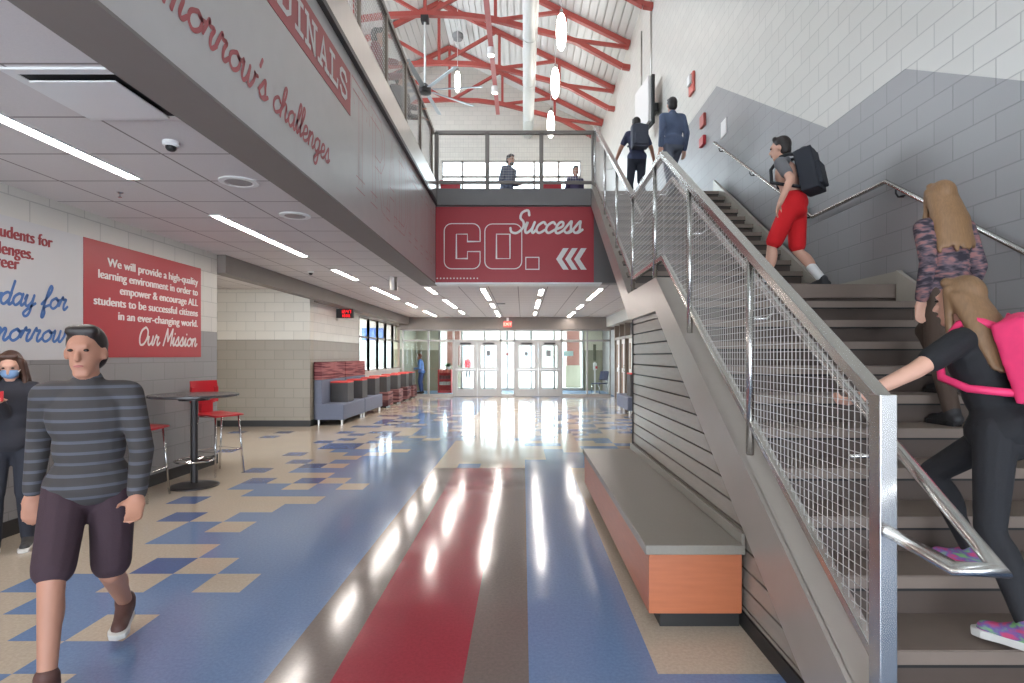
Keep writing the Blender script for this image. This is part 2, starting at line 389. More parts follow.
# left mission wall (end faces the recess)
def two_tone(name, axis, c0, a0, a1, thick, zt, zb, mu, ml, label):
    m = MB()
    if axis == 'y': m.box(c0-thick, c0, a0, a1, 0, zb, 1); m.box(c0-thick, c0, a0, a1, zb, zt, 0)
    else: m.box(a0, a1, c0, c0+thick, 0, zb, 1); m.box(a0, a1, c0, c0+thick, zb, zt, 0)
    return struct(name, m, [mu, ml], label=label, cat='wall')
two_tone('wall_left', 'y', XL, YBK, 7.86, .3, ZC, 1.83, M['white_cmu_y'], M['gray_cmu_y'], 'white and gray block wall behind the bar table')
two_tone('wall_recess', 'x', 11.95, -7.8, XS, .2, ZC+.1, 1.85, M['white_cmu_x'], M['tan_cmu_x'], 'tan and white block wall facing the hall in the recess')
two_tone('wall_bench', 'y', XS, 12.15, 15.5, .2, ZC, 1.85, M['white_cmu_y'], cmu('warm_gray_block', (150,145,138), 'y'), 'white and gray block wall behind the padded benches')
two_tone('wall_recess_side', 'y', -7.6, 7.6, 12.0, .2, ZC, 1.85, M['white_cmu_y'], M['gray_cmu_y'], 'side wall deep in the recess')
bb = MB(); bb.box(XL, XL+.012, YBK, 7.87, 0, .13); struct('baseboard_left', bb, M['black_rubber'], label='black rubber base on the left wall', cat='baseboard')
bb = MB(); bb.box(-7.6, XS+.012, 11.938, 11.95, 0, .13); bb.box(XS, XS+.012, 11.94, 15.5, 0, .13); struct('baseboard_recess', bb, M['black_rubber'], label='black rubber base along the recess walls', cat='baseboard')
be = MB(); be.box(-4.36, -4.17, 7.875, YD, 2.66, ZC-.002); be.box(-7.59, -4.37, 7.875, 8.05, 2.665, ZC-.003); be.box(XS+.002, -4.362, 12.16, YD-.15, 2.665, 2.70)
struct('beam_left', be, M['soffit_gray'], label='gray dropped beam along the left side of the ceiling', cat='beam')

# window wall on the left, office behind
sw = MB(); sw.box(XS-.15, XS, 15.5, YD, 0, 1.02); sw.box(XS-.15, XS, 15.5, YD, 2.6, ZC); sw.box(XS-.06, XS+.05, 15.5, YD, 1.02, 1.06)
struct('wall_window', sw, M['white_paint'], label='low white wall under the office windows', cat='wall')
for i in range(5):
    y0 = 15.55+i*1.02; y1 = y0+1.02; wn = MB()
    for yy in (y0, y1): wn.box(XS-.07, XS-.0, yy-.03, yy+.03, 1.06, 2.6)
    wn.box(XS-.1, XS-.02, y0, y1, 2.02, 2.07); wn.box(XS-.1, XS-.02, y0, y1, 2.56, 2.6); wn.box(XS-.1, XS-.02, y0, y1, 1.06, 1.1)
    fr = struct('window_%d' % (i+1), wn, M['bronze'], label='office window with bronze frame, number %d from the benches' % (i+1), cat='window')
    pg = MB(); pg.box(XS-.065, XS-.055, y0+.03, y1-.03, 1.1, 2.56); pg.build('pane', M['glass'], fr)
of = MB(); of.box(-7.7, -7.6, 15.2, YD+.2, 0, .9); of.box(-7.7, -7.6, 15.2, YD+.2, 2.5, ZC); of.box(-7.6, XS-.15, 15.3, 15.45, 0, ZC); of.box(-7.6, XS-.15, YD-.1, YD, 0, .9); of.box(-7.6, XS-.15, YD-.1, YD, 2.02, ZC)
struct('wall_office', of, M['white_paint'], label='white office walls behind the windows', cat='wall')

# storefront
HB = 2.47
hd = MB(); hd.box(-4.6, XW, YD-.1, YD+.25, HB, ZC)
struct('wall_header', hd, M['soffit_gray'], label='gray header above the entrance doors', cat='wall')
XM = [-4.42, -3.48, -2.56, -.82, -.31, 1.42, 2.36, 3.2]
st = MB()
for x in XM: st.box(x-.03, x+.03, YD, YD+.12, 0, HB)
st.box(-4.45, 3.23, YD, YD+.12, 2.03, 2.10); st.box(-4.45, 3.23, YD, YD+.12, HB-.05, HB)
for a, b in ((-4.42,-2.56),(-.82,-.31),(1.42,3.2)): st.box(a, b, YD, YD+.12, 0, .1)
fr = struct('window_front', st, M['alum'], label='aluminium storefront glazing around the entrance doors', cat='window')
for i in range(len(XM)-1):
    a, b = XM[i]+.03, XM[i+1]-.03
    door = i in (2, 4)
    p = MB(); p.box(a, b, YD+.05, YD+.06, 2.10, HB-.05)
    if not door: p.box(a, b, YD+.05, YD+.06, .1, 2.03)
    p.build('pane', M['glass'], fr)
def door_leaf(idx, x0, x1, y, label, hinge_left):
    d = thing('door_%d' % idx, label, 'door', ((x0+x1)/2, y, 0)); d['kind'] = 'structure'
    f = MB(); s_ = .13
    f.box(x0, x0+s_, y, y+.045, .01, 2.03); f.box(x1-s_, x1, y, y+.045, .01, 2.03)
    f.box(x0+s_, x1-s_, y, y+.045, .01, .27); f.box(x0+s_, x1-s_, y, y+.045, 1.88, 2.03); f.box(x0+s_, x1-s_, y, y+.045, .93, 1.08)
    f.build('door_frame', M['alum'], d, bevel=.004)
    g = MB(); g.box(x0+s_, x1-s_, y+.018, y+.026, .27, .93); g.box(x0+s_, x1-s_, y+.018, y+.026, 1.08, 1.88); g.build('pane', M['glass'], d)
    b = MB(); b.box(x0+.04, x1-.04, y-.07, y-.03, .98, 1.03); b.box(x0+.05, x0+.1, y-.05, y, .97, 1.04); b.box(x1-.1, x1-.05, y-.05, y, .97, 1.04)
    b.build('push_bar', M['steel'], d)
    c = MB(); c.box((x0+x1)/2-.2, (x0+x1)/2+.2, y-.06, y, 1.93, 1.99); c.build('door_closer', M['dark_steel'], d)
door_leaf(1, -2.53, -1.69, YD+.03, 'leftmost glass entrance door leaf with push bar', True)
door_leaf(2, -1.68, -.85, YD+.03, 'second glass entrance door leaf from the left', False)
door_leaf(3, -.28, .555, YD+.03, 'third glass entrance door leaf from the left', True)
door_leaf(4, .565, 1.39, YD+.03, 'rightmost glass entrance door leaf with push bar', False)

# vestibule and outside
vf = MB(); vf.box(-4.6, XW, YD+.1, 24.4, .001, .012); struct('floor_vestibule', vf, M['blue_mat'], label='blue gray entrance matting in the vestibule', cat='floor')
vw = MB()
for a, b in ((-4.7,-3.62),(2.62,XW)):
    vw.box(a, b, 24.2, 24.4, 0, 1.75, 1); vw.box(a, b, 24.2, 24.4, 1.75, ZC, 0)
vw.box(-4.8,-4.6,YD,24.4,0,1.75,1); vw.box(-4.8,-4.6,YD,24.4,1.75,ZC,0)
struct('wall_vestibule', vw, [mat('vest_cream', (206,205,184), .6), mat('vest_green', (140,140,120), .6)], label='cream and olive vestibule walls beyond the glass', cat='wall')
os_ = MB()
for x in (-3.6,-2.64,-1.66,-.68,.35,1.35,2.6): os_.box(x-.04, x+.04, 24.2, 24.32, 0, ZC)
os_.box(-3.6, 2.6, 24.2, 24.32, 2.1, 2.2); os_.box(-3.6, 2.6, 24.2, 24.32, 0, .12)
fr = struct('window_outer', os_, M['alum'], label='outer aluminium storefront of the vestibule', cat='window')
p = MB(); p.box(-3.6, 2.6, 24.25, 24.26, .12, ZC); p.build('pane', M['glass'], fr)
gr = MB(); gr.box(-60, 60, 24.4, 120, -.05, -.01)
struct('ground', gr, mat('pale_concrete', (170,168,160), .8, scale=.5), label='pale paving outside the entrance', cat='ground')
# arched canopy wall outside
n = 24; arch = [(-5.2,0),(-4.2,0),(-4.2,2.1)]+[(-.55-3.65*math.cos(math.pi*i/n), 2.1+1.0*math.sin(math.pi*i/n)) for i in range(1,n)]+[(3.1,2.1),(3.1,0),(4.1,0),(4.1,4.4),(-5.2,4.4)]
ar = MB(); ar.prism(arch, 'y', 29.5, 29.9)
struct('wall_arch', ar, mat('arch_stucco', (176,174,166), .8), label='pale arched canopy wall outside the entrance', cat='wall')
for i, (x, lab) in enumerate(((-3.35,'brick pier outside the left entrance doors'),(2.42,'brick pier outside the right entrance doors'))):
    pr = MB(); pr.box(x-.3, x+.3, 27.0, 27.5, 1.05, 4.2, 0); pr.box(x-.36, x+.36, 26.95, 27.55, -.02, 1.05, 1)
    struct('pillar_%d' % (i+1), pr, [M['brick'], mat('pier_base', (150,146,130), .8)], label=lab, cat='pillar')
fb = MB(); fb.box(-40, 40, 75, 80, -.05, 5.5, 0)
for i in range(12): fb.box(-30+i*5, -27.5+i*5, 74.9, 75, 1.2, 3.2, 1)
struct('exterior_building', fb, [mat('far_building', (150,148,142), .9), mat('far_window', (150,164,172), .3)], label='pale building far across the street', cat='building')

# right side of the lower hall: double doors, transom, beam
rb = MB(); rb.box(3.05, XW, 10.0, YD, 2.56, ZC); struct('beam_right', rb, M['white_paint'], label='white dropped beam along the right side of the lower hall', cat='beam')
woodm = mat('door_light_brown', (140,104,76), .45, var=.1, stretch=(1,1,.1))
for i, (y0, lab) in enumerate(((18.9,'white side door leaf nearest the entrance'),(17.95,'white side door leaf with narrow glass, middle of three'),(16.6,'white side door leaf nearest the stairs'))):
    d = thing('door_%d' % (5+i), lab, 'door', (3.3, y0+.45, 0)); d['kind'] = 'structure'
    f = MB(); f.box(3.3, 3.345, y0, y0+.92, .01, 2.05); f.build('door_panel', M['white_paint'], d, bevel=.004)
    g = MB()
    for a in (.15, .62): g.box(3.285, 3.3, y0+a, y0+a+.15, .25, .95); g.box(3.285, 3.3, y0+a, y0+a+.15, 1.1, 1.9)
    g.build('lite', woodm, d)
    h = MB(); h.tube([(3.3,y0+.08,1.0),(3.24,y0+.08,1.0),(3.24,y0+.08,1.2),(3.3,y0+.08,1.2)], .012); h.build('door_handle', M['chrome'], d)
tr = MB()
for y in (16.5, 17.9, 18.87, 19.9): tr.box(3.24, 3.4, y-.06, y+.03, 0, 2.56)
tr.box(3.25, 3.4, 16.5, 19.9, 2.05, 2.14)
struct('trim_5', tr, M['bronze'], label='bronze frame around the side doors', cat='trim')

# gable end wall with windows
gx0, gx1, gz0, gz1 = -3.62, 2.58, 8.5, 10.2
gw = MB(); yg = 25
def roofz(x): return 14.65-.49*abs(x+3.13)
for a, b in ((-9.68,gx0),(gx1,XW)): gw.prism([(a,Z2),(b,Z2),(b,roofz(b)+.15),(a,roofz(a)+.15)], 'y', yg, yg+.3)
gw.prism([(gx0,Z2),(gx1,Z2),(gx1,gz0),(gx0,gz0)], 'y', yg, yg+.3)
gw.prism([(gx0,gz1),(gx1,gz1),(gx1,roofz(gx1)+.15),(-3.13,14.8),(gx0,roofz(gx0)+.15)], 'y', yg, yg+.3)
struct('wall_gable', gw, M['gable_cmu'], label='cream block gable wall at the far end of the upper hall', cat='wall')
gwin = MB()
for x in (gx0,-2.7,-1.6,-.6,.5,1.59,gx1): gwin.box(x-.05, x+.05, yg+.05, yg+.2, gz0, gz1)
for z in (gz0, 9.5, gz1): gwin.box(gx0, gx1, yg+.05, yg+.2, z-.05, z+.05)
fr = struct('window_gable', gwin, M['alum'], label='wide upper window in the gable wall', cat='window')
p = MB(); p.box(gx0, gx1, yg+.11, yg+.12, gz0, gz1); p.build('pane', M['glass'], fr)
# roof deck with grooves running along the hall
prof = []
x = XW+.02
step = .235
xs = []
while x > -9.7:
    xs.append(x); x -= step
dk = MB()
for xa in xs:
    for (a, b, dz) in ((xa, xa-step+.035, 0), (xa-step+.035, xa-step, .05)):
        dk.quad((a,YBK,roofz(a)+.13+dz),(b,YBK,roofz(b)+.13+dz),(b,25.3,roofz(b)+.13+dz),(a,25.3,roofz(a)+.13+dz))
    b = xa-step+.035
    for q in (b, xa-step): dk.quad((q,YBK,roofz(q)+.13),(q,25.3,roofz(q)+.13),(q,25.3,roofz(q)+.18),(q,YBK,roofz(q)+.18))
struct('roof', dk, M['deck_white'], label='white ribbed metal roof deck above the trusses', cat='roof')

# unseen rear wall, added to cut light coming through the open back
rwl = MB(); rwl.box(-9.7, XW, YBK-.2, YBK, 2.5, 12.2); rwl.box(-9.7, -4.6, YBK-.2, YBK, 0, 2.5)
struct('wall_back_added', rwl, M['white_paint'], label='unseen white wall added at the rear of the hall to cut light', cat='wall')
cw = MB(); cw.box(-9.9, -9.7, 8, 25, Z2, 8.2); cw.box(-9.9, -9.7, YBK, 8, Z2, 11.6); struct('wall_upper_left_added', cw, M['white_paint'], label='unseen white wall of the upper floor on the far left, shaped to steer light', cat='wall')  # unseen; closed near, open high up so daylight favours the far end

# ------------------------------------------------------------------ staircase
R_, T_ = .1786, .285
YS = 1.90            # first riser
ZL = 12*R_           # landing
YL0 = YS+11*T_       # landing front edge
YU = 6.35            # first riser of the upper flight
SX0, SX1 = 1.24, 3.32
st_ = thing('staircase', 'wide two-flight staircase with gray rubber treads rising along the block wall', 'stairs', (2.3, YS, 0))
def step(y, k, z0, depth, wdt=True):
    z = z0+k*R_; m = MB()
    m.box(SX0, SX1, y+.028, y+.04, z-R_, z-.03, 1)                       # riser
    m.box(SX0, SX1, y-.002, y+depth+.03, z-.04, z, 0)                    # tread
    m.box(SX0, SX1, y-.006, y+.012, z-.058, z-.004, 0)                   # nose
    m.box(SX0, SX1, y-.007, y+.004, z-.066, z-.055, 2)                   # black nosing strip
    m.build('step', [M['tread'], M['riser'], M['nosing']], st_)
for k in range(1, 12): step(YS+(k-1)*T_, k, 0, T_)
m = MB(); yl = YL0
m.box(SX0, XW, yl-.006, YU+.05, ZL-.12, ZL, 0); m.box(SX0, XW, yl+.028, yl+.04, ZL-R_, ZL-.1, 1); m.build('landing', [M['tread'], M['riser']], st_)
for k in range(1, 13): step(YU+(k-1)*T_, k, ZL, T_)
def zs(y): return R_+(y-YS)*R_/T_          # nosing line, lower flight
def zu(y): return ZL+R_+(y-YU)*R_/T_       # nosing line, upper flight
sl_ = R_/T_
# outer stringer: lower flight, landing, upper flight
SF = 1.18
yb0 = 1.78
yk1 = 5.0; yk2 = 6.32
top = [(yb0, zs(yb0)+.08), (yk1, 2.20), (yk2, 2.20), (YE, zu(YE)+.02)]
bot = [(YE, zu(YE)-.35), (6.26, 1.90), (5.02, 1.90), (2.16, .0), (yb0, 0)]
top[0] = (yb0, 2.20-(yk1-yb0)*.64)
sg = MB(); sg.prism(top+bot, 'x', SF, SF+.025)
for (a, b) in zip(top[:-1], top[1:]):
    dy = .0
    sg.prism([(a[0],a[1]-.02),(b[0],b[1]-.02),(b[0],b[1]),(a[0],a[1])], 'x', SF+.02, SF+.13)
for (a, b) in zip(bot[:3], bot[1:4]):
    sg.prism([(a[0],a[1]),(b[0],b[1]),(b[0],b[1]+.02),(a[0],a[1]+.02)], 'x', SF+.02, SF+.11)
sg.build('stringer', M['painted_steel'], st_)
# wall side skirt of both flights
sk = MB()
sk.prism([(YS-.2,0),(YS-.2,zs(YS-.2)+.12),(5.0,ZL+.12),(5.0,ZL-.2),(YS+.15,0)], 'x', 3.32, 3.36)
sk.prism([(5.0,ZL-.2),(5.0,ZL+.12),(6.2,ZL+.12),(6.2,ZL-.2)], 'x', 3.36, 3.38)
sk.prism([(6.2,ZL-.1),(6.2,ZL+.12),(YE,zu(YE)+.1),(YE,zu(YE)-.3)], 'x', 3.30, 3.345)
sk.build('stringer', mat('skirt_paint', (168,160,148), .35, .2), st_)
un = MB()
un.prism([(YE,zu(YE)-.33),(YE,zu(YE)-.30),(6.3,1.95),(6.3,1.92)], 'x', SX0, XW); un.box(SX0, XW, 5.03, 6.3, 1.92, 1.95)
un.build('soffit', M['soffit_gray'], st_)

# slatted closet wall under the stairs
sw_ = MB(); yb = [(2.1,0),(6.25,0),(6.25,1.92),(5.0,1.92)]
sw_.prism([(2.14,0),(6.25,0),(6.25,1.93),(5.04,1.93)], 'x', 1.245, 1.33, 1)
pit = .1085; z = .0
ztop = 1.93
def yfront(z): return 2.14+max(0, z)*(5.04-2.14)/1.93
i = 0
while z < ztop:
    z0, z1 = z+.006, min(ztop, z+pit-.006)
    sw_.prism([(yfront(z0),z0),(6.25,z0),(6.25,z1),(yfront(z1),z1)], 'x', 1.225, 1.245, 0); z += pit
sw_.box(1.225, XW, 6.25, 6.3, 0, 1.92, 0)
sw_.box(1.21, 1.224, 2.2, 6.25, 0, .085, 2)
sw_.box(1.215, 1.25, 6.24, 6.26, 0, 1.93, 2)
struct('wall_slat', sw_, [M['slat'], M['black_gap'], M['black_rubber']], label='gray slatted closet wall under the staircase', cat='wall')

# ------------------------------------------------------------------ guard railing on the stair
GX = 1.25
gd = thing('stair_railing', 'steel stair railing with wire mesh panels and square end post', 'railing', (GX, 1.95, 0))
def ztop_g(y): return 3.32-.64*(5.0-y) if y < 5.0 else (3.32 if y < 6.35 else 3.32+.64*(y-6.35))
def zbot_g(y): return ztop_g(y)-.925
tp = [(1.93, ztop_g(1.93)), (5.0,3.32), (6.35,3.32), (9.73, ztop_g(9.73))]
# top rail: flat bar boxes with mitred joints
def flatrail(path, w_, h_, xc):
    m = MB()
    for (a, b) in zip(path[:-1], path[1:]):
        m.prism([(a[0],a[1]-h_),(b[0],b[1]-h_),(b[0],b[1]),(a[0],a[1])], 'x', xc-w_/2, xc+w_/2)
    return m
flatrail(tp, .058, .055, GX).build('top_rail', M['rail_steel'], gd, bevel=.003)
bp_ = [(1.95, zbot_g(1.95)), (5.0,2.395), (6.35,2.395), (9.73, zbot_g(9.73))]
flatrail(bp_, .04, .042, GX).build('bottom_rail', M['rail_steel'], gd, bevel=.003)
nw = MB(); nw.box(GX-.03, GX+.03, 1.92, 1.985, .0, ztop_g(1.95)); nw.build('end_post', M['rail_steel'], gd, bevel=.003)
pys = [3.07, 4.18, 5.28, 6.35, 7.42, 8.5, 9.68]
for y in pys:
    zb = zbot_g(y)-.2
    p = MB(); p.tube([(GX-.01, y, zb),(GX-.01, y, ztop_g(y)-.04)], .021, 10); p.build('post', M['rail_steel'], gd, smooth=True)
def wire_panel(segs, const, axis, pitch, wr, name, par):
    """segs: list of (t0,t1,zb0,zt0,zb1,zt1) along t; wires as thin bars; axis 'y': x=const, t=y; axis 'x': y=const"""
    m = MB()
    def bx(t0, t1, z0, z1):
        if axis == 'y': m.box(const-wr, const+wr, t0, t1, z0, z1)
        else: m.box(t0, t1, const-wr, const+wr, z0, z1)
    for (t0,t1,b0,u0,b1,u1) in segs:
        t = t0+pitch/2
        while t < t1:
            f = (t-t0)/(t1-t0); bx(t-wr, t+wr, b0+(b1-b0)*f, u0+(u1-u0)*f); t += pitch
        lo, hi = min(b0,b1), max(u0,u1); z = math.ceil(lo/pitch)*pitch
        while z < hi:
            ts = []
            def rng(za, zb_, above):   # interval where line from za to zb_ is below(above) z
                if abs(zb_-za) < 1e-6: return (t0, t1) if ((z <= za) if above else (z >= za)) else None
                tc = t0+(z-za)/(zb_-za)*(t1-t0)
                if above: r = (tc, t1) if zb_ > za else (t0, tc)
                else: r = (t0, tc) if zb_ > za else (tc, t1)
                r = (max(t0, r[0]), min(t1, r[1])); return r if r[0] < r[1] else None
            a = rng(b0, b1, False); b = rng(u0, u1, True)
            if a and b:
                s0, s1 = max(a[0], b[0]), min(a[1], b[1])
                if s1 > s0: bx(s0, s1, z-wr, z+wr)
            z += pitch
    return m.build(name, M['wire'], par)
edges = [1.985]+pys
for a, b in zip(edges[:-1], edges[1:]):
    br_ = sorted({a, b}|({5.0} if a < 5.0 < b else set())|({6.35} if a < 6.35 < b else set()))
    wire_panel([(p, q, zbot_g(p), ztop_g(p)-.05, zbot_g(q), ztop_g(q)-.05) for p, q in zip(br_[:-1], br_[1:])], GX, 'y', .038, .0012, 'mesh_infill', gd)
# inner handrail with return loop
HX = 1.365
def zh(y): return 3.115-.637*(5.13-y) if y < 5.13 else (3.115 if y < 6.45 else 3.115+.637*(y-6.45))
hr = MB(); hr.tube([(GX,1.95,.90),(GX,1.63,.885),(HX,1.61,.885),(HX,1.68,.93),(HX,5.13,3.115),(HX,6.45,3.115),(HX,9.6,zh(9.6))], .021, 12)
hr.build('handrail', M['rail_steel'], gd, smooth=True)
for y in (2.15, 3.07, 4.18, 5.28, 6.4, 7.42, 8.5):
    b = MB(); b.tube([(GX,y,zh(y)-.10),(HX-.03,y,zh(y)-.10),(HX,y,zh(y)-.07),(HX,y,zh(y)-.01)], .008, 8); b.build('bracket', M['rail_steel'], gd, smooth=True)

# wall handrail
wh = thing('wall_handrail', 'steel handrail on brackets along the block wall', 'handrail', (3.36, 5, 0))
WX = 3.35
def zw(y): return 3.11-.637*(5.19-y) if y < 5.19 else (3.11 if y < 6.5 else 3.11+.637*(y-6.5))
h = MB(); h.tube([(WX,1.7,zw(1.7)),(WX,5.19,3.11),(WX,6.5,3.11),(WX,9.84,zw(9.84)),(XW,9.9,zw(9.84))], .02, 12); h.build('rail', M['rail_steel'], wh, smooth=True)
for y in (2.2, 3.6, 5.05, 6.7, 8.3, 9.6):
    b = MB(); b.tube([(XW,y,zw(y)-.09),(WX+.02,y,zw(y)-.09),(WX,y,zw(y)-.06),(WX,y,zw(y))], .008, 8)
    b.lathe([(.03,0),(.03,.008)], (XW-.01,y,zw(y)-.09), 12); b.build('bracket', M['dark_steel'], wh, smooth=True)

M['rail_brown'] = mat('rail_gray', (122,114,108), .4, .4)
# gallery railing across the second floor edge
gy = YE+.02
gl = thing('gallery_railing', 'steel mesh railing across the edge of the upper floor', 'railing', (0, gy, Z2))
m = MB(); m.box(XB, GX, gy-.03, gy+.03, 5.35, 5.41); m.build('top_rail', M['rail_brown'], gl)
m = MB(); m.box(XB, GX, gy-.02, gy+.02, 4.49, 4.54); m.build('bottom_rail', M['rail_brown'], gl)
gp = [-1.50, -.62, .318, 1.225]
for x in gp:
    m = MB(); m.box(x-.035, x+.035, gy-.03, gy+.03, Z2, 5.38); m.build('post', M['rail_brown'], gl)
for a, b in zip(gp[:-1], gp[1:]): wire_panel([(a+.035, b-.035, 4.54, 5.35, 4.54, 5.35)], gy, 'x', .045, .0018, 'mesh_infill', gl)
# balcony railing on the left
bx_ = XB-.04
bl = thing('balcony_railing', 'steel mesh railing along the left balcony edge above the lettering', 'railing', (bx_, 3, Z2))
m = MB(); m.box(bx_-.03, bx_+.03, YBK, gy, 5.35, 5.41); m.build('top_rail', M['rail_brown'], bl)
m = MB(); m.box(bx_-.02, bx_+.02, YBK, gy, 4.52, 4.57); m.build('bottom_rail', M['rail_brown'], bl)
yy = [9.55-1.06*i for i in range(13)]
for y in yy:
    m = MB(); m.box(bx_-.025, bx_+.025, y-.03, y+.03, Z2, 5.38); m.build('post', M['bronze'], bl)
for a, b in zip(yy[1:], yy[:-1]): wire_panel([(a+.03, b-.03, 4.57, 5.35, 4.57, 5.35)], bx_, 'y', .05, .0018, 'mesh_infill', bl)

# ------------------------------------------------------------------ bench along the slat wall
bn = thing('bench', 'long gray-topped cherry wood bench along the slatted wall', 'bench', (.93, 4.7, 0))
m = MB(); m.box(0.69, 1.2, 3.08, 6.3, .088, .42); m.build('bench_box', M['cherry'], bn, bevel=.003)
m = MB(); m.box(.76, 1.2, 3.12, 6.25, 0, .09); m.build('toe_kick', M['black_rubber'], bn)
m = MB(); m.box(.665, 1.208, 3.05, 6.24, .42, .472); m.box(1.188, 1.208, 3.052, 6.238, .4725, .537); m.build('bench_top', M['counter'], bn, bevel=.004)

# ------------------------------------------------------------------ roof trusses
def truss(name, label):
    t = thing(name, label, 'truss', (0,0,0), 0, 'red steel roof trusses')
    RX = -3.13; xr = XW-.02; xl = 2*RX-xr
    def tz(x): return 14.65-.49*abs(x-RX)
    def bz(x):
        d = abs(x-RX)
        pts = [(0,12.42),(1.2,12.38),(2.2,12.25),(4.2,11.74),(4.84,11.53),(6.3,10.74),(6.55,10.70)]
        for (a, za), (b, zb) in zip(pts[:-1], pts[1:]):
            if d <= b: return za+(zb-za)*(d-a)/(b-a)
        return 10.7
    s = .15
    for x2 in (xr, xl):
        m = MB(); m.bar((RX,0,tz(RX)),(x2,0,tz(x2)), s, s); m.bar((x2-.1*(1 if x2>0 else -1),0,tz(x2)),(x2,0,tz(x2)-.02), s+.02, s+.1)
        m.build('top_chord', M['truss_red'], t, local=True)
    m = MB(); ds = [-6.55,-6.3,-4.84,-4.2,-3.2,-2.2,-1.2,-.6,0,.6,1.2,2.2,3.2,4.2,4.84,6.3,6.55]
    for a, b in zip(ds[:-1], ds[1:]): m.bar((RX+a,0,bz(RX+a)),(RX+b+.001,0,bz(RX+b)), s, s)
    m.build('bottom_chord', M['truss_red'], t, local=True)
    def web(p, q): m = MB(); m.bar((p[0],0,p[1]),(q[0],0,q[1]), .1, .1); m.build('web', M['truss_red'], t, local=True)
    web((RX, tz(RX)), (RX, bz(RX)))
    for sg_ in (1, -1):
        X = lambda d: RX+sg_*d
        web((X(.1), bz(X(.1))), (X(2.15), tz(X(2.15)))); web((X(2.25), tz(X(2.25))), (X(2.25), bz(X(2.25))))
        web((X(2.3), bz(X(2.3))), (X(4.4), tz(X(4.4)))); web((X(4.48), tz(X(4.48))), (X(4.48), bz(X(4.48))))
        web((X(4.6), bz(X(4.6))), (X(6.45), tz(X(6.5))-.1))
    return t
t0_ = truss('roof_truss', 'red steel roof truss nearest the gable wall, farthest of the four'); t0_.location = (0,23.95,0)
dup(t0_, (0,20.95,0), label='red steel roof truss, third of the four towards the gable')
dup(t0_, (0,17.95,0), label='red steel roof truss the big fan hangs from')
dup(t0_, (0,14.8,0), label='red steel roof truss nearest the staircase, only its right end in view')
# strut under the trusses with two small spotlights
m = MB(); m.bar((-1.08,11,11.95),(-1.08,24.2,11.95), .16, .12); o = m.build('ceiling_strut', mat('strut_glare_red', (196,116,114), .4)); tag(o, 'slim red steel strut, glare put into its paler colour, running under the trusses beside the big duct', 'strut')  # red paled with glare in the base colour
for i, (y, lab) in enumerate(((18.9,'small white spotlight on the red strut, nearer one'),(21.6,'small white spotlight on the red strut, farther one'))):
    t = thing('spotlight', lab, 'light', (-1.08,y,11.9), 0, 'spotlights on the red strut')
    b = MB(); b.lathe([(.06,-.28),(.13,-.27),(.13,-.03),(.06,0)], (-1.08,y,11.88), 16); b.build('housing', M['white_metal'], t, smooth=False)
    b = MB(); b.lathe([(.1,-.285),(.1,-.28)], (-1.08,y,11.88), 16); b.build('lens', M['pend'], t)
# round duct
m = MB(); m.tube([(.22,YBK,11.35),(.22,24.9,11.35)], .225, 28)
for i in range(10):
    y = -3+i*2.9; m.tube([(.22,y-.03,11.35),(.22,y+.03,11.35)], .237, 28)
o = m.build('ventilation_duct', M['white_metal'], smooth=True); tag(o, 'large round white air duct running under the roof', 'duct')
# pendant lamps
def pendant(loc, label, s=1.0, ztop=13.2):
    t = thing('pendant_lamp', label, 'lamp', loc, 0, 'glowing pendant lamps')
    L_ = .54*s; prof = []
    for i in range(13):
        a = -math.pi/2+math.pi*i/12; prof.append((max(.02,.15*s*math.cos(a)**.8), L_*math.sin(a)))
    b = MB(); b.lathe(prof, (0,0,0), 20); b.build('lamp_shade', M['pend'], t, smooth=True, local=True)
    b = MB(); b.lathe([(.05,L_-.02),(.05,L_+.1),(.02,L_+.13)], (0,0,0), 12); b.build('cap', M['chrome'], t, local=True)
    b = MB(); b.tube([(0,0,L_+.1),(0,0,ztop-loc[2])], .012, 6); b.build('stem', M['white_metal'], t, local=True)
pendant((1.11,16.3,10.9), 'glowing oval pendant lamp, topmost and largest of the three in a line', ztop=12.7)
pendant((1.11,19.35,10.9), 'glowing oval pendant lamp, middle of the three in a line', ztop=12.7)
pendant((1.11,22.45,10.75), 'glowing oval pendant lamp, lowest of the three just above the gallery railing', ztop=12.7)
pendant((-2.4,20.6,11.55), 'small glowing oval pendant lamp left of the duct beside the fan', .72, 14.4)
# fan
fx, fy, fz = -3.13, 17.95, 10.0
fn = thing('ceiling_fan', 'large eight-blade ceiling fan on a long rod', 'fan', (fx,fy,fz))
m = MB(); m.tube([(fx,fy,fz+.1),(fx,fy,12.35)], .035, 10); m.build('rod', M['white_metal'], fn, smooth=True)
m = MB(); m.box(fx-.12,fx+.12,fy-.12,fy+.12,12.15,12.34); m.build('mount', M['dark_steel'], fn)
m = MB(); m.lathe([(.1,-.12),(.2,-.1),(.2,.06),(.12,.14),(.05,.2)], (fx,fy,fz), 20); m.build('hub', M['dark_steel'], fn)
for i in range(8):
    a = math.radians(-6+45*i); d = Vector((math.cos(a),math.sin(a),0)); sd = Vector((-math.sin(a),math.cos(a),0))
    tl = (sd+Vector((0,0,.25))).normalized()
    m = MB(); m.obox(Vector((fx,fy,fz))+d*1.05, (d, tl, d.cross(tl)), (.8,.075,.012)); m.build('blade', mat('fan_blade', (176,184,190), .35, .6), fn, bevel=.008)
# round speaker under the roof
m = MB(); m.lathe([(.06,.2),(.2,.1),(.22,0),(.17,-.12)], (-2.55,22.0,14.0), 20); o = m.build('ceiling_speaker', mat('speaker_gray', (150,152,152), .5)); tag(o, 'round gray speaker hanging below the white roof deck', 'speaker')

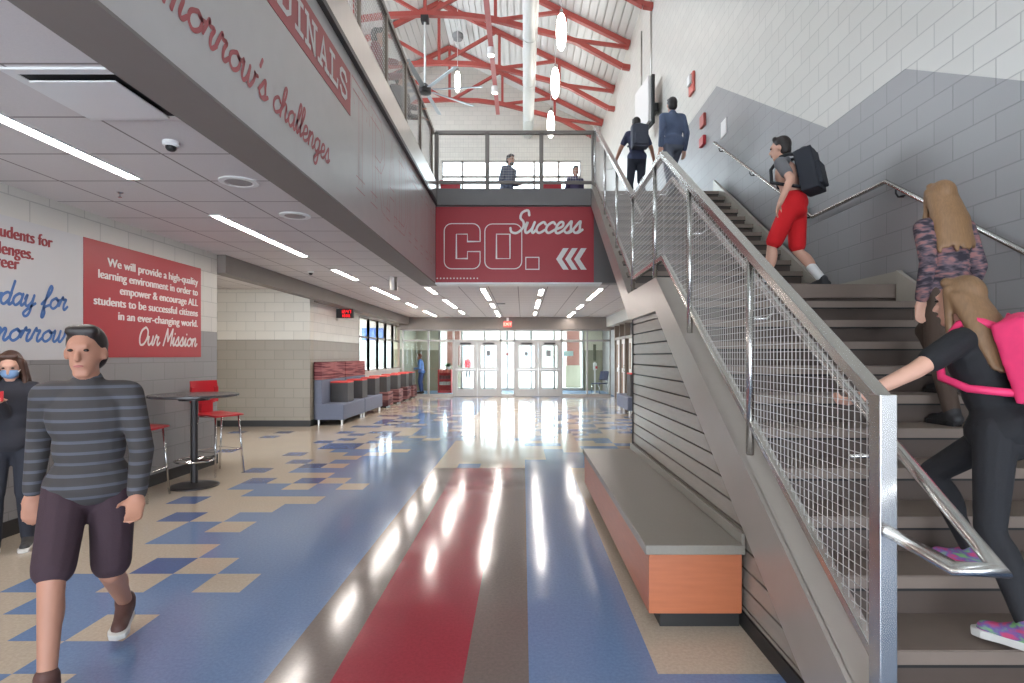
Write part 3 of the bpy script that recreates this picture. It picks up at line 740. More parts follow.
# ------------------------------------------------------------------ ceiling fixtures of the lower hall
def tube_light(x, y0, y1, label):
    t = thing('ceiling_light', label, 'light', (x,(y0+y1)/2,ZC), 0, 'recessed strip lights in the tile ceiling')
    m = MB(); m.box(x-.06,x-.046,y0-.015,y1+.015,ZC-.012,ZC+.01); m.box(x+.046,x+.06,y0-.015,y1+.015,ZC-.012,ZC+.01)
    m.box(x-.046,x+.046,y0-.015,y0,ZC-.012,ZC+.01); m.box(x-.046,x+.046,y1,y1+.015,ZC-.012,ZC+.01); m.build('frame', M['white_metal'], t)
    m = MB(); m.box(x-.046,x+.046,y0,y1,ZC-.006,ZC+.01); m.build('diffuser', M['tube'], t)
rows = [(-3.1,'row nearest the left wall',[(-1.6,.84),(2.04,4.48),(5.66,7.98),(9.2,10.45),(11.56,13.97),(15.05,16.3),(17.6,20.0)]),
        (-1.98,'row just left of the red sign',[(11.57,12.8),(14.1,16.5),(17.6,18.82)]),
        (-.85,'row below the letter C of the red sign',[(11.8,14.2),(15.2,16.4),(17.7,20.1)]),
        (.40,'row under the dot of the red sign',[(11.9,13.1),(14.2,16.6),(18.1,19.3)]),
        (1.64,'row nearest the staircase',[(11.8,14.2),(15.6,16.8),(18.1,20.4)])]
ords = ['nearest','second nearest','third nearest','fourth nearest','fifth nearest','sixth nearest','farthest']
for x, rn, ys in rows:
    for i, (a, b) in enumerate(ys):
        tube_light(x, a, b, '%s strip light of the %s' % (ords[i] if i < len(ys)-1 else 'farthest', rn))
# recess light
m = MB(); m.box(-6.6,-5.4,9.6,9.75,ZC-.01,ZC+.01); o = m.build('recess_light', M['tube']); tag(o, 'short strip light in the ceiling of the recess', 'light')
# square plaque diffuser
vd = thing('air_diffuser', 'square white air diffuser in the ceiling near the balcony', 'vent', (-2.28,3.06,ZC))
m = MB(); a = .3
for (x0,x1,y0,y1) in ((-a,-a+.05,-a,a),(a-.05,a,-a,a),(-a+.05,a-.05,-a,-a+.05),(-a+.05,a-.05,a-.05,a)): m.box(-2.28+x0,-2.28+x1,3.06+y0,3.06+y1,ZC-.012,ZC+.005)
m.build('frame', M['white_metal'], vd)
m = MB(); m.box(-2.53,-2.03,2.81,3.31,ZC-.006,ZC-.003); m.build('throat', M['black_gap'], vd)
m = MB(); m.box(-2.50,-2.06,2.84,3.28,ZC-.035,ZC-.026); m.build('plaque', M['white_metal'], vd, bevel=.004)
# dome cameras, speakers, sprinkler, cylinder
for (x, y, lab) in ((-2.33,3.72,'small white dome camera on the ceiling near the diffuser'),(-3.55,9.4,'small dome camera on the ceiling above the padded benches')):
    t = thing('dome_camera', lab, 'camera', (x,y,ZC), 0, 'dome cameras')
    m = MB(); m.lathe([(.048,-.0),(.052,-.022),(.042,-.034)], (x,y,ZC), 18); m.build('base', M['white_metal'], t, smooth=False)
    m = MB(); m.lathe([(.034,-.03),(.032,-.048),(.022,-.062),(.008,-.067)], (x,y,ZC), 16); m.build('dome', M['black_plastic'], t, smooth=True)
for (x, y, lab) in ((-2.31,4.57,'round ceiling speaker nearer the diffuser'),(-2.3,5.67,'round ceiling speaker farther from the diffuser')):
    t = thing('round_speaker', lab, 'speaker', (x,y,ZC), 0, 'round ceiling speakers')
    m = MB(); m.lathe([(.15,0),(.15,-.012),(.11,-.016),(.1,-.008)], (x,y,ZC), 28); m.build('rim', M['white_metal'], t)
    m = MB(); m.lathe([(.1,-.008),(.1,-.011)], (x,y,ZC), 28); m.build('grille', mat('grille_gray', (160,154,152), .6), t)
m = MB(); m.lathe([(.03,0),(.02,-.008),(.008,-.012),(.008,-.035),(.016,-.04),(.016,-.043)], (-3.5,4.88,ZC), 12); o = m.build('sprinkler', M['chrome']); tag(o, 'tiny chrome sprinkler head on the ceiling left of the strip light', 'sprinkler')
m = MB(); m.lathe([(.07,0),(.07,-.24),(.05,-.25)], (-2.33,10.1,ZC), 20); o = m.build('ceiling_sensor', M['steel'], smooth=False); tag(o, 'steel cylinder hanging from the ceiling below the balcony corner', 'sensor')
m = MB(); m.box(-.72,-.48,15.1,15.35,ZC-.008,ZC); o = m.build('air_grille', M['dark_steel']); tag(o, 'small dark air grille in the far ceiling', 'vent')
# exit sign
ex = thing('exit_sign', 'lit red exit sign under the ceiling above the entrance doors', 'sign', (-.55,YD-.16,2.68))
m = MB(); m.box(-.7,-.42,YD-.17,YD-.12,2.56,2.77); m.build('housing', emit('exit_red', (232,70,60), 1.1), ex)
m = MB(); m.box(-.6,-.52,YD-.16,YD-.1,2.76,ZC-.02) ; m.build('bracket', M['white_metal'], ex)

def added_panel_light(name, x0, x1, y0, y1, label, group):  # panels added to brighten the office and the vestibule
    t = thing(name, label, 'light', ((x0+x1)/2,(y0+y1)/2,ZC), 0, group)
    m = MB(); m.box(x0-.02,x1+.02,y0-.02,y1+.02,ZC-.008,ZC+.005); m.build('frame', M['white_metal'], t)
    m = MB(); m.box(x0,x1,y0,y1,ZC-.012,ZC-.006); m.build('diffuser', M['tube'], t)
added_panel_light('ceiling_light', -6.6,-6.0,16.2,17.4, 'light panel added to brighten the office behind the windows, nearer one', 'added office light panels')
added_panel_light('ceiling_light', -6.6,-6.0,18.6,19.8, 'light panel added to brighten the office behind the windows, farther one', 'added office light panels')
added_panel_light('ceiling_light', -2.6,-1.4,22.2,22.5, 'light panel added to brighten the glazed vestibule, left one', 'added vestibule light panels')
added_panel_light('ceiling_light', .9,2.1,22.2,22.5, 'light panel added to brighten the glazed vestibule, right one', 'added vestibule light panels')
for i, (x, z) in enumerate(((-5.5,2.3),(-6.6,2.25))):
    m = MB(); m.box(x-.4,x+.4,YD-.125,YD-.1,z-.22,z+.22); o = m.build('wall_poster', mat('poster_blue', (70,112,190), .6)); tag(o, ['blue poster high on the office end wall, nearer the windows','blue poster high on the office end wall, farther from the windows'][i], 'poster')

# ------------------------------------------------------------------ lettering
def font_mesh(name, body, size, mat_, parent, Mx, align='LEFT', offset=0.0, depth=.002, space=1.0, width=None):
    c = bpy.data.curves.new(name, 'FONT'); c.body = body; c.size = size; c.align_x = align; c.offset = 0; c.extrude = depth; c.space_character = space
    o = bpy.data.objects.new(name, c); COL.objects.link(o)
    dg = bpy.context.evaluated_depsgraph_get(); me = bpy.data.meshes.new_from_object(o.evaluated_get(dg))
    bpy.data.objects.remove(o); bpy.data.curves.remove(c)
    me.name = name
    if offset:
        bmx = bmesh.new(); bmx.from_mesh(me); g_ = bmesh.ops.duplicate(bmx, geom=bmx.verts[:]+bmx.edges[:]+bmx.faces[:]); bmesh.ops.translate(bmx, vec=(offset*2,offset*.4,.0006), verts=[v for v in g_['geom'] if isinstance(v, bmesh.types.BMVert)]); bmx.to_mesh(me); bmx.free()
    if width:
        xs_ = [v.co.x for v in me.vertices]; k_ = width/(max(xs_)-min(xs_)) if width > 0 else -width; me.transform(Matrix.Diagonal((k_,1,1,1)))
    me.transform(Mx); me.materials.clear(); me.materials.append(mat_)
    o = bpy.data.objects.new(name, me); link(o, parent); return o
def ribbon(mb, pts, wd, P, smooth=True, square=False, lift=.003):
    """flat stroke of width wd through 2-D pts; P maps (a,b,lift) to space"""
    if smooth and len(pts) > 2:
        q = []; e = [pts[0]]+list(pts)+[pts[-1]]
        for i in range(1, len(e)-2):
            p0,p1,p2,p3 = [Vector(v) for v in e[i-1:i+3]]
            for j in range(6):
                t = j/6; q.append(.5*((2*p1)+(p2-p0)*t+(2*p0-5*p1+4*p2-p3)*t*t+(3*p1-p0-3*p2+p3)*t**3))
        q.append(Vector(pts[-1])); pts = q
    pts = [Vector(p) for p in pts]; vs_ = []; fs = []
    n = len(pts); L_ = []; Rr = []
    for i, p in enumerate(pts):
        a = pts[max(0,i-1)]; b = pts[min(n-1,i+1)]; d = (b-a)
        if d.length < 1e-6: d = Vector((1,0))
        d.normalize(); nn = Vector((-d.y, d.x)); k = 1.0
        if 0 < i < n-1 and not smooth:
            d1 = (p-a).normalized(); k = 1/max(.5, abs(Vector((-d1.y,d1.x)).dot(nn)))
        ext = Vector((0,0))
        if square and i in (0, n-1): ext = d*(-wd/2 if i == 0 else wd/2)
        L_.append(p+nn*wd/2*k+ext); Rr.append(p-nn*wd/2*k+ext)
    lift = lift*.5+.00008*getattr(mb, 'rib', 0)
    for i in range(n): vs_ += [P(L_[i].x, L_[i].y, lift), P(Rr[i].x, Rr[i].y, lift)]
    fs = [(2*i, 2*i+1, 2*i+3, 2*i+2) for i in range(n-1)]
    mb.add(vs_, fs)
    mb.rib = getattr(mb, 'rib', 0)+1
    if not square:
        for p in (pts[0], pts[-1]):
            mb.add([P(p.x+wd/2*math.cos(2*math.pi*j/10), p.y+wd/2*math.sin(2*math.pi*j/10), lift+.00003) for j in range(10)], [tuple(range(10))])
SCR = {
 'a':([[(.75,.85),(.45,1),(.1,.7),(.1,.25),(.4,0),(.72,.4),(.78,1)],[(.78,1),(.76,.3),(.9,0),(1.12,.25)]],1.05),
 'c':([[(.75,.8),(.5,1),(.12,.7),(.1,.25),(.42,0),(.88,.3)]],.85),
 'd':([[(.75,.85),(.45,1),(.1,.7),(.1,.25),(.4,0),(.72,.4),(.8,1)],[(.8,2),(.76,.3),(.9,0),(1.12,.25)]],1.05),
 'e':([[(.05,.3),(.6,.6),(.55,.98),(.25,.95),(.1,.5),(.2,.05),(.5,0),(.88,.3)]],.85),
 'f':([[(0,.3),(.5,1.2),(.62,1.85),(.42,2),(.3,1.2),(.26,-.6),(.42,-.85),(.5,-.45),(.35,.02),(.8,.3)]],.78),
 'g':([[(.75,.85),(.45,1),(.1,.7),(.1,.25),(.4,0),(.72,.4),(.78,1)],[(.78,1),(.74,-.5),(.45,-.88),(.2,-.6),(.6,-.1),(1.1,.3)]],1.05),
 'h':([[(0,.3),(.38,1.3),(.42,1.95),(.22,1.9),(.12,1),(.1,0)],[(.1,.4),(.4,1),(.65,.9),(.63,.3),(.8,0),(1.05,.3)]],1.0),
 'i':([[(0,.3),(.2,1),(.2,.2),(.35,0),(.58,.3)],[(.25,1.45),(.26,1.47)]],.55),
 'l':([[(0,.3),(.4,1.4),(.4,1.95),(.2,1.9),(.13,.6),(.25,0),(.52,.3)]],.5),
 'm':([[(0,.3),(.15,1),(.13,0)],[(.13,.5),(.4,1),(.55,.8),(.53,0)],[(.53,.5),(.8,1),(.95,.8),(.93,.2),(1.1,0),(1.33,.3)]],1.3),
 'n':([[(0,.3),(.15,1),(.13,0)],[(.13,.5),(.45,1),(.65,.8),(.63,.2),(.8,0),(1.03,.3)]],1.0),
 'o':([[(.5,1),(.12,.7),(.12,.25),(.45,0),(.78,.3),(.78,.75),(.5,1),(.65,.8),(.98,.85)]],.95),
 'r':([[(0,.3),(.2,1.15),(.3,.9),(.6,.95),(.5,.5),(.55,.1),(.7,0),(.92,.3)]],.88),
 's':([[(0,.3),(.4,1.08),(.5,.7),(.6,.25),(.35,0),(.1,.15)],[(.4,0),(.6,.05),(.85,.3)]],.8),
 't':([[(0,.3),(.32,1.7)],[(.32,1.7),(.2,.3),(.35,0),(.62,.3)],[(.05,1.15),(.58,1.2)]],.6),
 'u':([[(0,.6),(.12,1),(.12,.3),(.35,0),(.68,.4),(.75,1)],[(.75,1),(.73,.3),(.9,0),(1.1,.3)]],1.05),
 'w':([[(0,.8),(.12,1),(.15,.2),(.35,0),(.58,.4),(.62,1)],[(.62,1),(.65,.2),(.85,0),(1.08,.5),(1.08,1),(1.1,.85),(1.33,.9)]],1.25),
 'y':([[(0,.6),(.12,1),(.12,.3),(.35,0),(.68,.4),(.75,1)],[(.75,1),(.72,-.5),(.45,-.88),(.2,-.6),(.6,-.1),(1.05,.3)]],1.05),
 'S':([[(1.2,1.65),(.95,2.1),(.5,1.9),(.5,1.4),(.9,1),(1.0,.45),(.6,0),(.1,.1),(-.1,.45)]],1.15),
 'O':([[(.8,2),(.3,1.6),(.15,.8),(.4,.05),(.9,.1),(1.25,.8),(1.2,1.6),(.8,2)]],1.4),
 'M':([[(.1,0),(.4,2)],[(.4,2),(.75,.5)],[(.75,.5),(1.3,2)],[(1.3,2),(1.35,0)]],1.55),
 "'":([[(.2,2),(.12,1.55)]],.35), ' ':([],.6)}
def script(mb, text, a0, b0, h, wd, P, shear=.3, sx=1.0, total=None):
    adv = sum(SCR[c][1] for c in text)
    if total: sx = total/(adv*h)
    x = 0
    for c in text:
        st, ad = SCR[c]
        for s in st:
            ribbon(mb, [(a0+(x+p[0]+shear*p[1])*h*sx, b0+p[1]*h) for p in s], wd, P)
        x += ad
    return mb
SLAB = {
 'C':[[(.68,.68),(.68,.85),(.55,1),(.2,1),(.08,.85),(.08,.15),(.2,0),(.55,0),(.68,.15),(.68,.3)]],
 'A':[[(.1,0),(.36,1),(.62,0)],[(.22,.33),(.5,.33)],[(-.02,0),(.22,0)],[(.5,0),(.74,0)]],
 'R':[[(.16,0),(.16,1)],[(0,1),(.5,1),(.64,.88),(.64,.62),(.5,.48),(.2,.48)],[(.4,.48),(.62,0),(.74,0)],[(0,0),(.32,0)]],
 'D':[[(.16,0),(.16,1)],[(0,1),(.46,1),(.66,.82),(.66,.18),(.46,0),(0,0)]],
 'I':[[(.3,0),(.3,1)],[(.1,0),(.5,0)],[(.1,1),(.5,1)]],
 'N':[[(.12,0),(.12,1)],[(.12,1),(.6,0)],[(.6,0),(.6,1)],[(0,1),(.14,1)],[(0,0),(.26,0)],[(.48,1),(.74,1)]],
 'L':[[(.16,0),(.16,1)],[(0,0),(.64,0),(.64,.25)],[(0,1),(.34,1)]],
 'S':[[(.62,.8),(.5,1),(.2,1),(.06,.86),(.06,.66),(.18,.55),(.5,.45),(.64,.34),(.64,.14),(.5,0),(.2,0),(.08,.2)]],
 'T':[[(.34,0),(.34,1)],[(0,.8),(0,1),(.68,1),(.68,.8)],[(.16,0),(.52,0)]],
 'O':[[(.2,0),(.5,0),(.64,.15),(.64,.85),(.5,1),(.2,1),(.06,.85),(.06,.15),(.2,0)]]}
# maps: sign wall faces -Y, left wall faces +X (text runs with +Y), bulkhead the same
def P_sign(a, b, l): return (a, YE-.018-l, b)
def P_left(a, b, l): return (XL+.006+l, a, b)
def P_bulk(a, b, l): return (XB+.001+l, a, b)
MX_SIGN = Matrix.Rotation(math.pi/2, 4, 'X')
MX_LEFT = Matrix(((0,0,1,0),(1,0,0,0),(0,1,0,0),(0,0,0,1)))

# red sign
YSg = YE-.02
def sgx(px): return ((430+px/5.69)-VX)*YSg/F_PX
def sgz(py): return 1.5+(VY-(180+py/5.69))*YSg/F_PX
rs = thing('wall_mural_sign', 'big red sign with white script and outlined letters under the upper floor', 'sign', (-.14, YSg, 2.77))
m = MB(); m.box(XB+.005, sgx(932), YSg+.002, YE, sgz(586), sgz(152)); m.build('sign_panel', M['red_paint'], rs)
m = MB(); script(m, 'Success', sgx(455), sgz(301), sgz(240)-sgz(301), .042, P_sign, .32, total=sgx(858)-sgx(455)); m.build('script_lettering', M['white_vinyl'], rs)
def rr(path, closed=True):
    m = MB(); p = [(sgx(a), sgz(b)) for a, b in path]; p.append(p[0])
    ribbon(m, p, .016, P_sign, smooth=False, square=True, lift=.002); return m
def arc(cx, cy, r, a0, a1, n=5): return [(cx+r*math.cos(math.radians(a0+(a1-a0)*i/n)), cy+r*math.sin(math.radians(a0+(a1-a0)*i/n))) for i in range(n+1)]
Cp = [(285,350),(285,290)]+arc(243,290,42,0,-90)[1:]+arc(123,290,42,-90,-180)+arc(123,463,42,180,90)+arc(243,463,42,90,0)+[(285,407),(213,407),(213,447),(150,447),(150,308),(213,308),(213,350)]
rr(Cp).build('outline_letter', M['white_vinyl'], rs)
Op = arc(480,292,42,0,-90)+arc(354,292,42,-90,-180)+arc(354,463,42,180,90)+arc(480,463,42,90,0)
m = rr(Op); m2 = rr([(378,308),(455,308),(455,447),(378,447)]); m.add(m2.v, m2.f); m.build('outline_letter', M['white_vinyl'], rs)
rr([(545,440),(620,440),(620,508),(545,508)]).build('outline_letter', M['white_vinyl'], rs)
for i in range(3):
    o_ = 51*i; c = [(718,450),(757,388),(789,388),(750,450),(789,510),(757,510)]
    m = MB(); m.prism([(sgx(a+o_), sgz(b)) for a, b in c], 'y', YSg-.003, YSg); m.build('arrow_mark', M['white_vinyl'], rs)
m = MB()
for i in range(13): m.box(sgx(38+19*i), sgx(45+19*i), YSg-.002, YSg, sgz(563), sgz(556))
m.build('dotted_line', M['white_vinyl'], rs)

# bulkhead lettering
bs = thing('balcony_banner', 'faded red banner with slab letters on the balcony bulkhead', 'sign', (XB, 3.9, 3.6))
m = MB(); m.box(XB+.0005, XB+.004, 2.62, 4.94, 3.61, 3.985); m.build('banner_panel', M['faded_red'], bs)
m = MB(); y = 2.74
def Pb2(a, b, l): return P_bulk(a, b, l+.004)
for ch, ww in zip('CARDINALS', (.245,.25,.25,.25,.2,.25,.25,.235,.23)):
    for s in SLAB[ch]: ribbon(m, [(y+p[0]*.27, 3.695+p[1]*.205) for p in s], .036, Pb2, smooth=False, square=True)
    y += ww*.985
m.build('lettering', M['letter_white'], bs)
bs2 = thing('wall_script', 'faded red handwriting-style phrase along the balcony bulkhead', 'lettering', (XB, 3.3, 3.0))
m = MB(); script(m, "tomorrow's", 2.15, 3.0, .112, .024, P_bulk, .3, total=1.17); m.build('lettering', M['faded_red'], bs2)
m = MB(); script(m, 'challenges', 3.40, 3.0, .108, .022, P_bulk, .3, total=.99); m.build('lettering', M['faded_red'], bs2)
bs3 = thing('outlined_letters', 'row of tall thin-outlined red letters at the far end of the balcony bulkhead', 'lettering', (XB, 7.2, 3.05))
y = 5.0
for ch, ww in zip('TRADITION', (.62,.66,.62,.6,.34,.56,.34,.6,.5)):
    m = MB(); W = ww*.86
    # outline = stroke pairs around the slab skeleton
    for s in SLAB[ch]:
        for off in (-.055, .055):
            pts = [Vector((y+p[0]*W/.72, 3.09+p[1]*.85)) for p in s]; q = []
            for i, p in enumerate(pts):
                d = (pts[min(i+1,len(pts)-1)]-pts[max(0,i-1)]).normalized(); q.append(p+Vector((-d.y,d.x))*off)
            ribbon(m, [tuple(v) for v in q], .008, P_bulk, smooth=False, square=True)
    m.build('outline_letter', mat('outline_red', (190,120,122), .45), bs3); y += ww*.97

# mission sign and white sign on the left wall
ms = thing('mission_sign', 'red wall sign with white mission statement lettering above the bar table', 'sign', (XL, 5.8, 2))
Ya, Yb = XL*F_PX/(83-VX), XL*F_PX/(200.5-VX)
def lz(py, Y): return 1.5+(VY-py)*Y/F_PX
zt, zb_ = lz(238.4, Ya), 1.485
zt = 2.66
m = MB(); m.box(XL, XL+.006, Ya, Yb, zb_, zt); m.build('sign_panel', M['red_paint'], ms)
Wd = Yb-Ya; Hh = zt-zb_
lines = ['We will provide a high-quality','learning environment in order to','empower & encourage ALL','students to be successful citizens','in an ever-changing world.']
for i, t in enumerate(lines):
    zz = zt-.235-.136*i
    font_mesh('text_line', t, .125, M['letter_white'], ms, Matrix.Translation((XL+.008, Yb-.08, zz)) @ MX_LEFT, 'RIGHT', .004, .001, 1, (1.61,1.73,1.43,1.79,1.45)[i])
m = MB(); script(m, 'Our Mission', Yb-1.23, zz-.255, .1, .024, P_left, .25, total=1.12); m.build('script_lettering', M['letter_white'], ms)
ws = thing('white_wall_sign', 'white wall sign with red and blue lettering left of the red mission sign', 'sign', (XL, 4.2, 2))
m = MB(); m.box(XL, XL+.005, 1.6, Ya-.005, zb_-.02, zt-.0); m.build('sign_panel', mat('sign_white', (196,194,194), .45, var=.02), ws)
def ly(px): return XL*F_PX/(px-VX)
for t, px, py in (('prepare students for',51,248),('challenges.',32.5,260),('career',17.5,270)):
    Y = ly(px); font_mesh('text_line', t, .145, M['dark_red_letter'], ws, Matrix.Translation((XL+.007, Y, lz(py, Y))) @ MX_LEFT, 'RIGHT', .006, .001, 1.02, -.83)
m = MB(); script(m, 'today for', ly(67)-.86, 1.93, .1, .024, P_left, .3, total=.84); m.build('script_lettering', M['blue_letter'], ws)
m = MB(); script(m, 'tomorrow', ly(65)-.93, 1.63, .1, .024, P_left, .3, total=.91)
m.build('script_lettering', M['blue_letter'], ws)
# exit lettering
font_mesh('lettering', 'EXIT', .15, emit('exit_text', (255,190,170), 1.3), ex, Matrix.Translation((-.56, YD-.172, 2.61)) @ MX_SIGN, 'CENTER', .004, .001)

# digital clock on the recess wall
ck = thing('digital_clock', 'black digital clock with red digits sticking out from the wall above the benches', 'clock', (-4.33, 13.65, 2.53))
m = MB(); m.box(XS, -4.12, 13.62, 13.72, 2.42, 2.645); m.build('case', M['black_plastic'], ck, bevel=.01)
m = MB(); m.box(XS-.0, XS+.05, 13.64, 13.7, 2.36, 2.66); m.build('bracket', M['steel'], ck)
SEG = {'0':'abcdef','1':'bc','2':'abged','4':'fgbc','7':'abc','3':'abgcd','6':'afgedc'}
m = MB()
def digit(ch, x, z, w_, h_):
    s = .012
    R = {'a':(0,w_,h_-s,h_),'g':(0,w_,h_/2-s/2,h_/2+s/2),'d':(0,w_,0,s),'f':(0,s,h_/2,h_),'b':(w_-s,w_,h_/2,h_),'e':(0,s,0,h_/2),'c':(w_-s,w_,0,h_/2)}
    for c in SEG[ch]: a, b, c0, c1 = R[c]; m.box(x+a, x+b, 13.614, 13.62, z+c0, z+c1)
for i, ch in enumerate('1247'): digit(ch, -4.42+i*.062+(.02 if i > 1 else 0), 2.535, .045, .08)
for z in (2.56, 2.59): m.box(-4.303, -4.293, 13.614, 13.62, z-.006, z+.006)
for i, ch in enumerate('1036'): digit(ch, -4.40+i*.056, 2.445, .036, .06)
m.build('digits', emit('led_red', (255,30,45), .9), ck)

# ------------------------------------------------------------------ furniture
def padded_bench(y0, y1, label):
    t = thing('padded_bench', label, 'bench', (-4.2,(y0+y1)/2,0), 0, 'high-backed padded benches')
    m = MB(); m.box(XS+.03,-3.86,y0,y1,.12,.466); m.build('seat', M['blue_gray_fab'], t, bevel=.02)
    m = MB(); m.box(XS+.02,XS+.2,y0+.006,y1-.006,.125,.98); m.build('backrest', M['blue_gray_fab'], t, bevel=.02)
    m = MB(); m.box(XS+.02,XS+.19,y0,(y0+y1)/2-.004,.985,1.37); m.box(XS+.02,XS+.19,(y0+y1)/2+.004,y1,.985,1.37); m.build('headrest', M['maroon_stripe'], t, bevel=.015)
    for x in (XS+.1,-3.93):
        for y in (y0+.09,y1-.09): m = MB(); m.tube([(x,y,0),(x,y,.13)], .028, 10); m.build('leg', M['steel'], t)
padded_bench(12.1, 13.72, 'high-backed blue gray padded bench nearest the recess corner')
padded_bench(13.76, 15.45, 'high-backed blue gray padded bench farther from the recess corner')
def cube(x0, x1, y0, y1, z0, z1, label, group):
    t = thing('cube_table', label, 'table', ((x0+x1)/2,(y0+y1)/2,z0), 0, group)
    m = MB(); m.box(x0,x1,y0,y1,z0,z1-.035); m.build('body', M['char_fab'], t, bevel=.012)
    m = MB(); m.box(x0+.003,x1-.003,y0+.003,y1-.003,z1-.035,z1); m.build('tabletop', M['coral_top'], t, bevel=.008)
for y, lab in ((12.6,'charcoal cube with coral top on the bench, nearest of three'),(13.75,'charcoal cube with coral top on the bench, middle of three'),(14.95,'charcoal cube with coral top on the bench, farthest of three')):
    cube(-4.32,-3.93,y,y+.46,.466,.93,lab,'charcoal cubes on the padded benches')
for i, y in enumerate((16.25,17.65,18.95,20.0)):
    nm = ['nearest','second nearest','third nearest','farthest'][i]
    t = thing('ottoman', 'maroon patterned ottoman under the office windows, %s of four' % nm, 'ottoman', (-4.15,y+.3,0), 0, 'maroon ottomans under the office windows')
    m = MB(); m.box(-4.5,-3.88,y-.08,y+.55,.05,.46); m.build('cushion', M['maroon_pattern'], t, bevel=.02)
    m = MB(); m.box(-4.45,-3.95,y-.03,y+.5,0,.05); m.build('base', M['black_plastic'], t)
    cube(-4.45,-3.93,y-.03,y+.42,.46,.93,'charcoal cube with coral top on a maroon ottoman, %s of four' % nm,'charcoal cubes on the ottomans')
# bench and cube at the right side behind the slat wall
t = thing('padded_bench', 'low blue gray padded bench peeking out behind the slatted wall', 'bench', (2.95,14.6,0))
m = MB(); m.box(2.62,3.3,14.1,15.7,.12,.46); m.build('seat', M['blue_gray_fab'], t, bevel=.02)
for y in (14.2,15.6): m = MB(); m.tube([(2.7,y,0),(2.7,y,.13)], .028, 10); m.build('leg', M['steel'], t)
cube(2.74,3.2,14.35,14.85,.46,1.06,'charcoal cube with coral top on the low bench behind the slatted wall',None)
# bar table
bt_ = thing('bar_table', 'round dark bar-height table on a pedestal by the mission wall', 'table', (-3.77,6.48,0))
c = (-3.79,6.48,0)
m = MB(); m.lathe([(.445,1.03),(.465,1.038),(.465,1.056),(.455,1.062)], c, 40); m.build('tabletop', M['table_top'], bt_)
m = MB(); m.lathe([(.16,.99),(.16,1.03)], c, 20); m.lathe([(.038,.03),(.038,1.0)], c, 16); m.build('column', M['dark_steel'], bt_)
m = MB(); m.lathe([(.26,0),(.26,.012),(.23,.022),(.05,.04)], c, 32); m.build('base', M['dark_steel'], bt_)
m = MB(); m.tube([(c[0]+.2*math.cos(a*math.pi/12),c[1]+.2*math.sin(a*math.pi/12),.30) for a in range(24)], .011, 8, True)
for a in (0,1.57,3.14,4.71): m.tube([(c[0],c[1],.30),(c[0]+.2*math.cos(a),c[1]+.2*math.sin(a),.30)], .008, 6)
m.build('foot_ring', M['chrome'], bt_)
# bar stools, built in local space facing +x
def stool(loc, rz, label):
    t = thing('bar_stool', label, 'stool', loc, rz, 'red bar stools at the bar table')
    zs_ = .765
    g = MB(); nx, ny = 9, 9; vs_ = []; fs = []
    for lay in (0, 1):
        for i in range(nx):
            for j in range(ny):
                u, v = i/(nx-1)*2-1, j/(ny-1)*2-1
                x = .215*u*(1-.06*v*v); y = .215*v*(1-.05*u*u)
                z = zs_+.012*(u*u)*(1 if u < 0 else -1.2)-.018*(1-u*u)*(1-v*v)+(0 if lay else -.016); vs_.append((x,y,z))
    I = lambda l,i,j: l*nx*ny+i*ny+j
    for i in range(nx-1):
        for j in range(ny-1): fs += [(I(1,i,j),I(1,i+1,j),I(1,i+1,j+1),I(1,i,j+1)),(I(0,i,j),I(0,i,j+1),I(0,i+1,j+1),I(0,i+1,j))]
    for k in range(nx-1): fs += [(I(0,k,0),I(0,k+1,0),I(1,k+1,0),I(1,k,0)),(I(0,k+1,ny-1),I(0,k,ny-1),I(1,k,ny-1),I(1,k+1,ny-1)),(I(0,0,k+1),I(0,0,k),I(1,0,k),I(1,0,k+1)),(I(0,nx-1,k),I(0,nx-1,k+1),I(1,nx-1,k+1),I(1,nx-1,k))]
    g.add(vs_, fs); g.build('seat', M['red_plastic'], t, smooth=True, local=True)
    g = MB()
    def pane(a0, a1, half0, half1, zlo, zhi):
        n_ = 8; vv = []
        for l in (0, .014):
            for k in range(n_+1):
                s = k/n_*2-1
                for z, hw in ((zlo,half0),(zhi,half1)): vv.append((-.235+a0*(z-zs_)+.03*s*s-l, hw*s, z))
        ff = []; Q = lambda l,k,b: l*(n_+1)*2+k*2+b
        for k in range(n_): ff += [(Q(0,k,0),Q(0,k+1,0),Q(0,k+1,1),Q(0,k,1)),(Q(1,k,0),Q(1,k,1),Q(1,k+1,1),Q(1,k+1,0)),(Q(0,k,1),Q(0,k+1,1),Q(1,k+1,1),Q(1,k,1)),(Q(0,k,0),Q(1,k,0),Q(1,k+1,0),Q(0,k+1,0))]
        ff += [(Q(0,0,0),Q(0,0,1),Q(1,0,1),Q(1,0,0)),(Q(0,n_,0),Q(1,n_,0),Q(1,n_,1),Q(0,n_,1))]
        g.add(vv, ff)
    pane(-.14, 0, .2, .19, .99, 1.18); pane(-.14, 0, .12, .19, .89, .95)
    g.box(-.275,-.235,-.19,-.14,.9,1.1); g.box(-.275,-.235,.14,.19,.9,1.1); g.box(-.26,-.2,-.08,.08,.74,.93)
    g.build('backrest', M['red_plastic'], t, smooth=False, local=True)
    for sx in (1,-1):
        for sy in (1,-1):
            l = MB(); l.tube([(.15*sx,.17*sy,zs_-.03),(.2*sx+(-.03 if sx<0 else 0),.21*sy,0)], .011, 8); l.build('leg', M['chrome'], t, smooth=True, local=True)
    l = MB(); z = .3; l.tube([(.185,.195,z),(.185,-.195,z),(-.2,-.195,z),(-.2,.195,z)], .008, 6, True); l.tube([(.15,.17,zs_-.035),(.15,-.17,zs_-.035),(-.15,-.17,zs_-.035),(-.15,.17,zs_-.035)], .009, 6, True)
    l.build('foot_rail', M['chrome'], t, local=True)
    return t
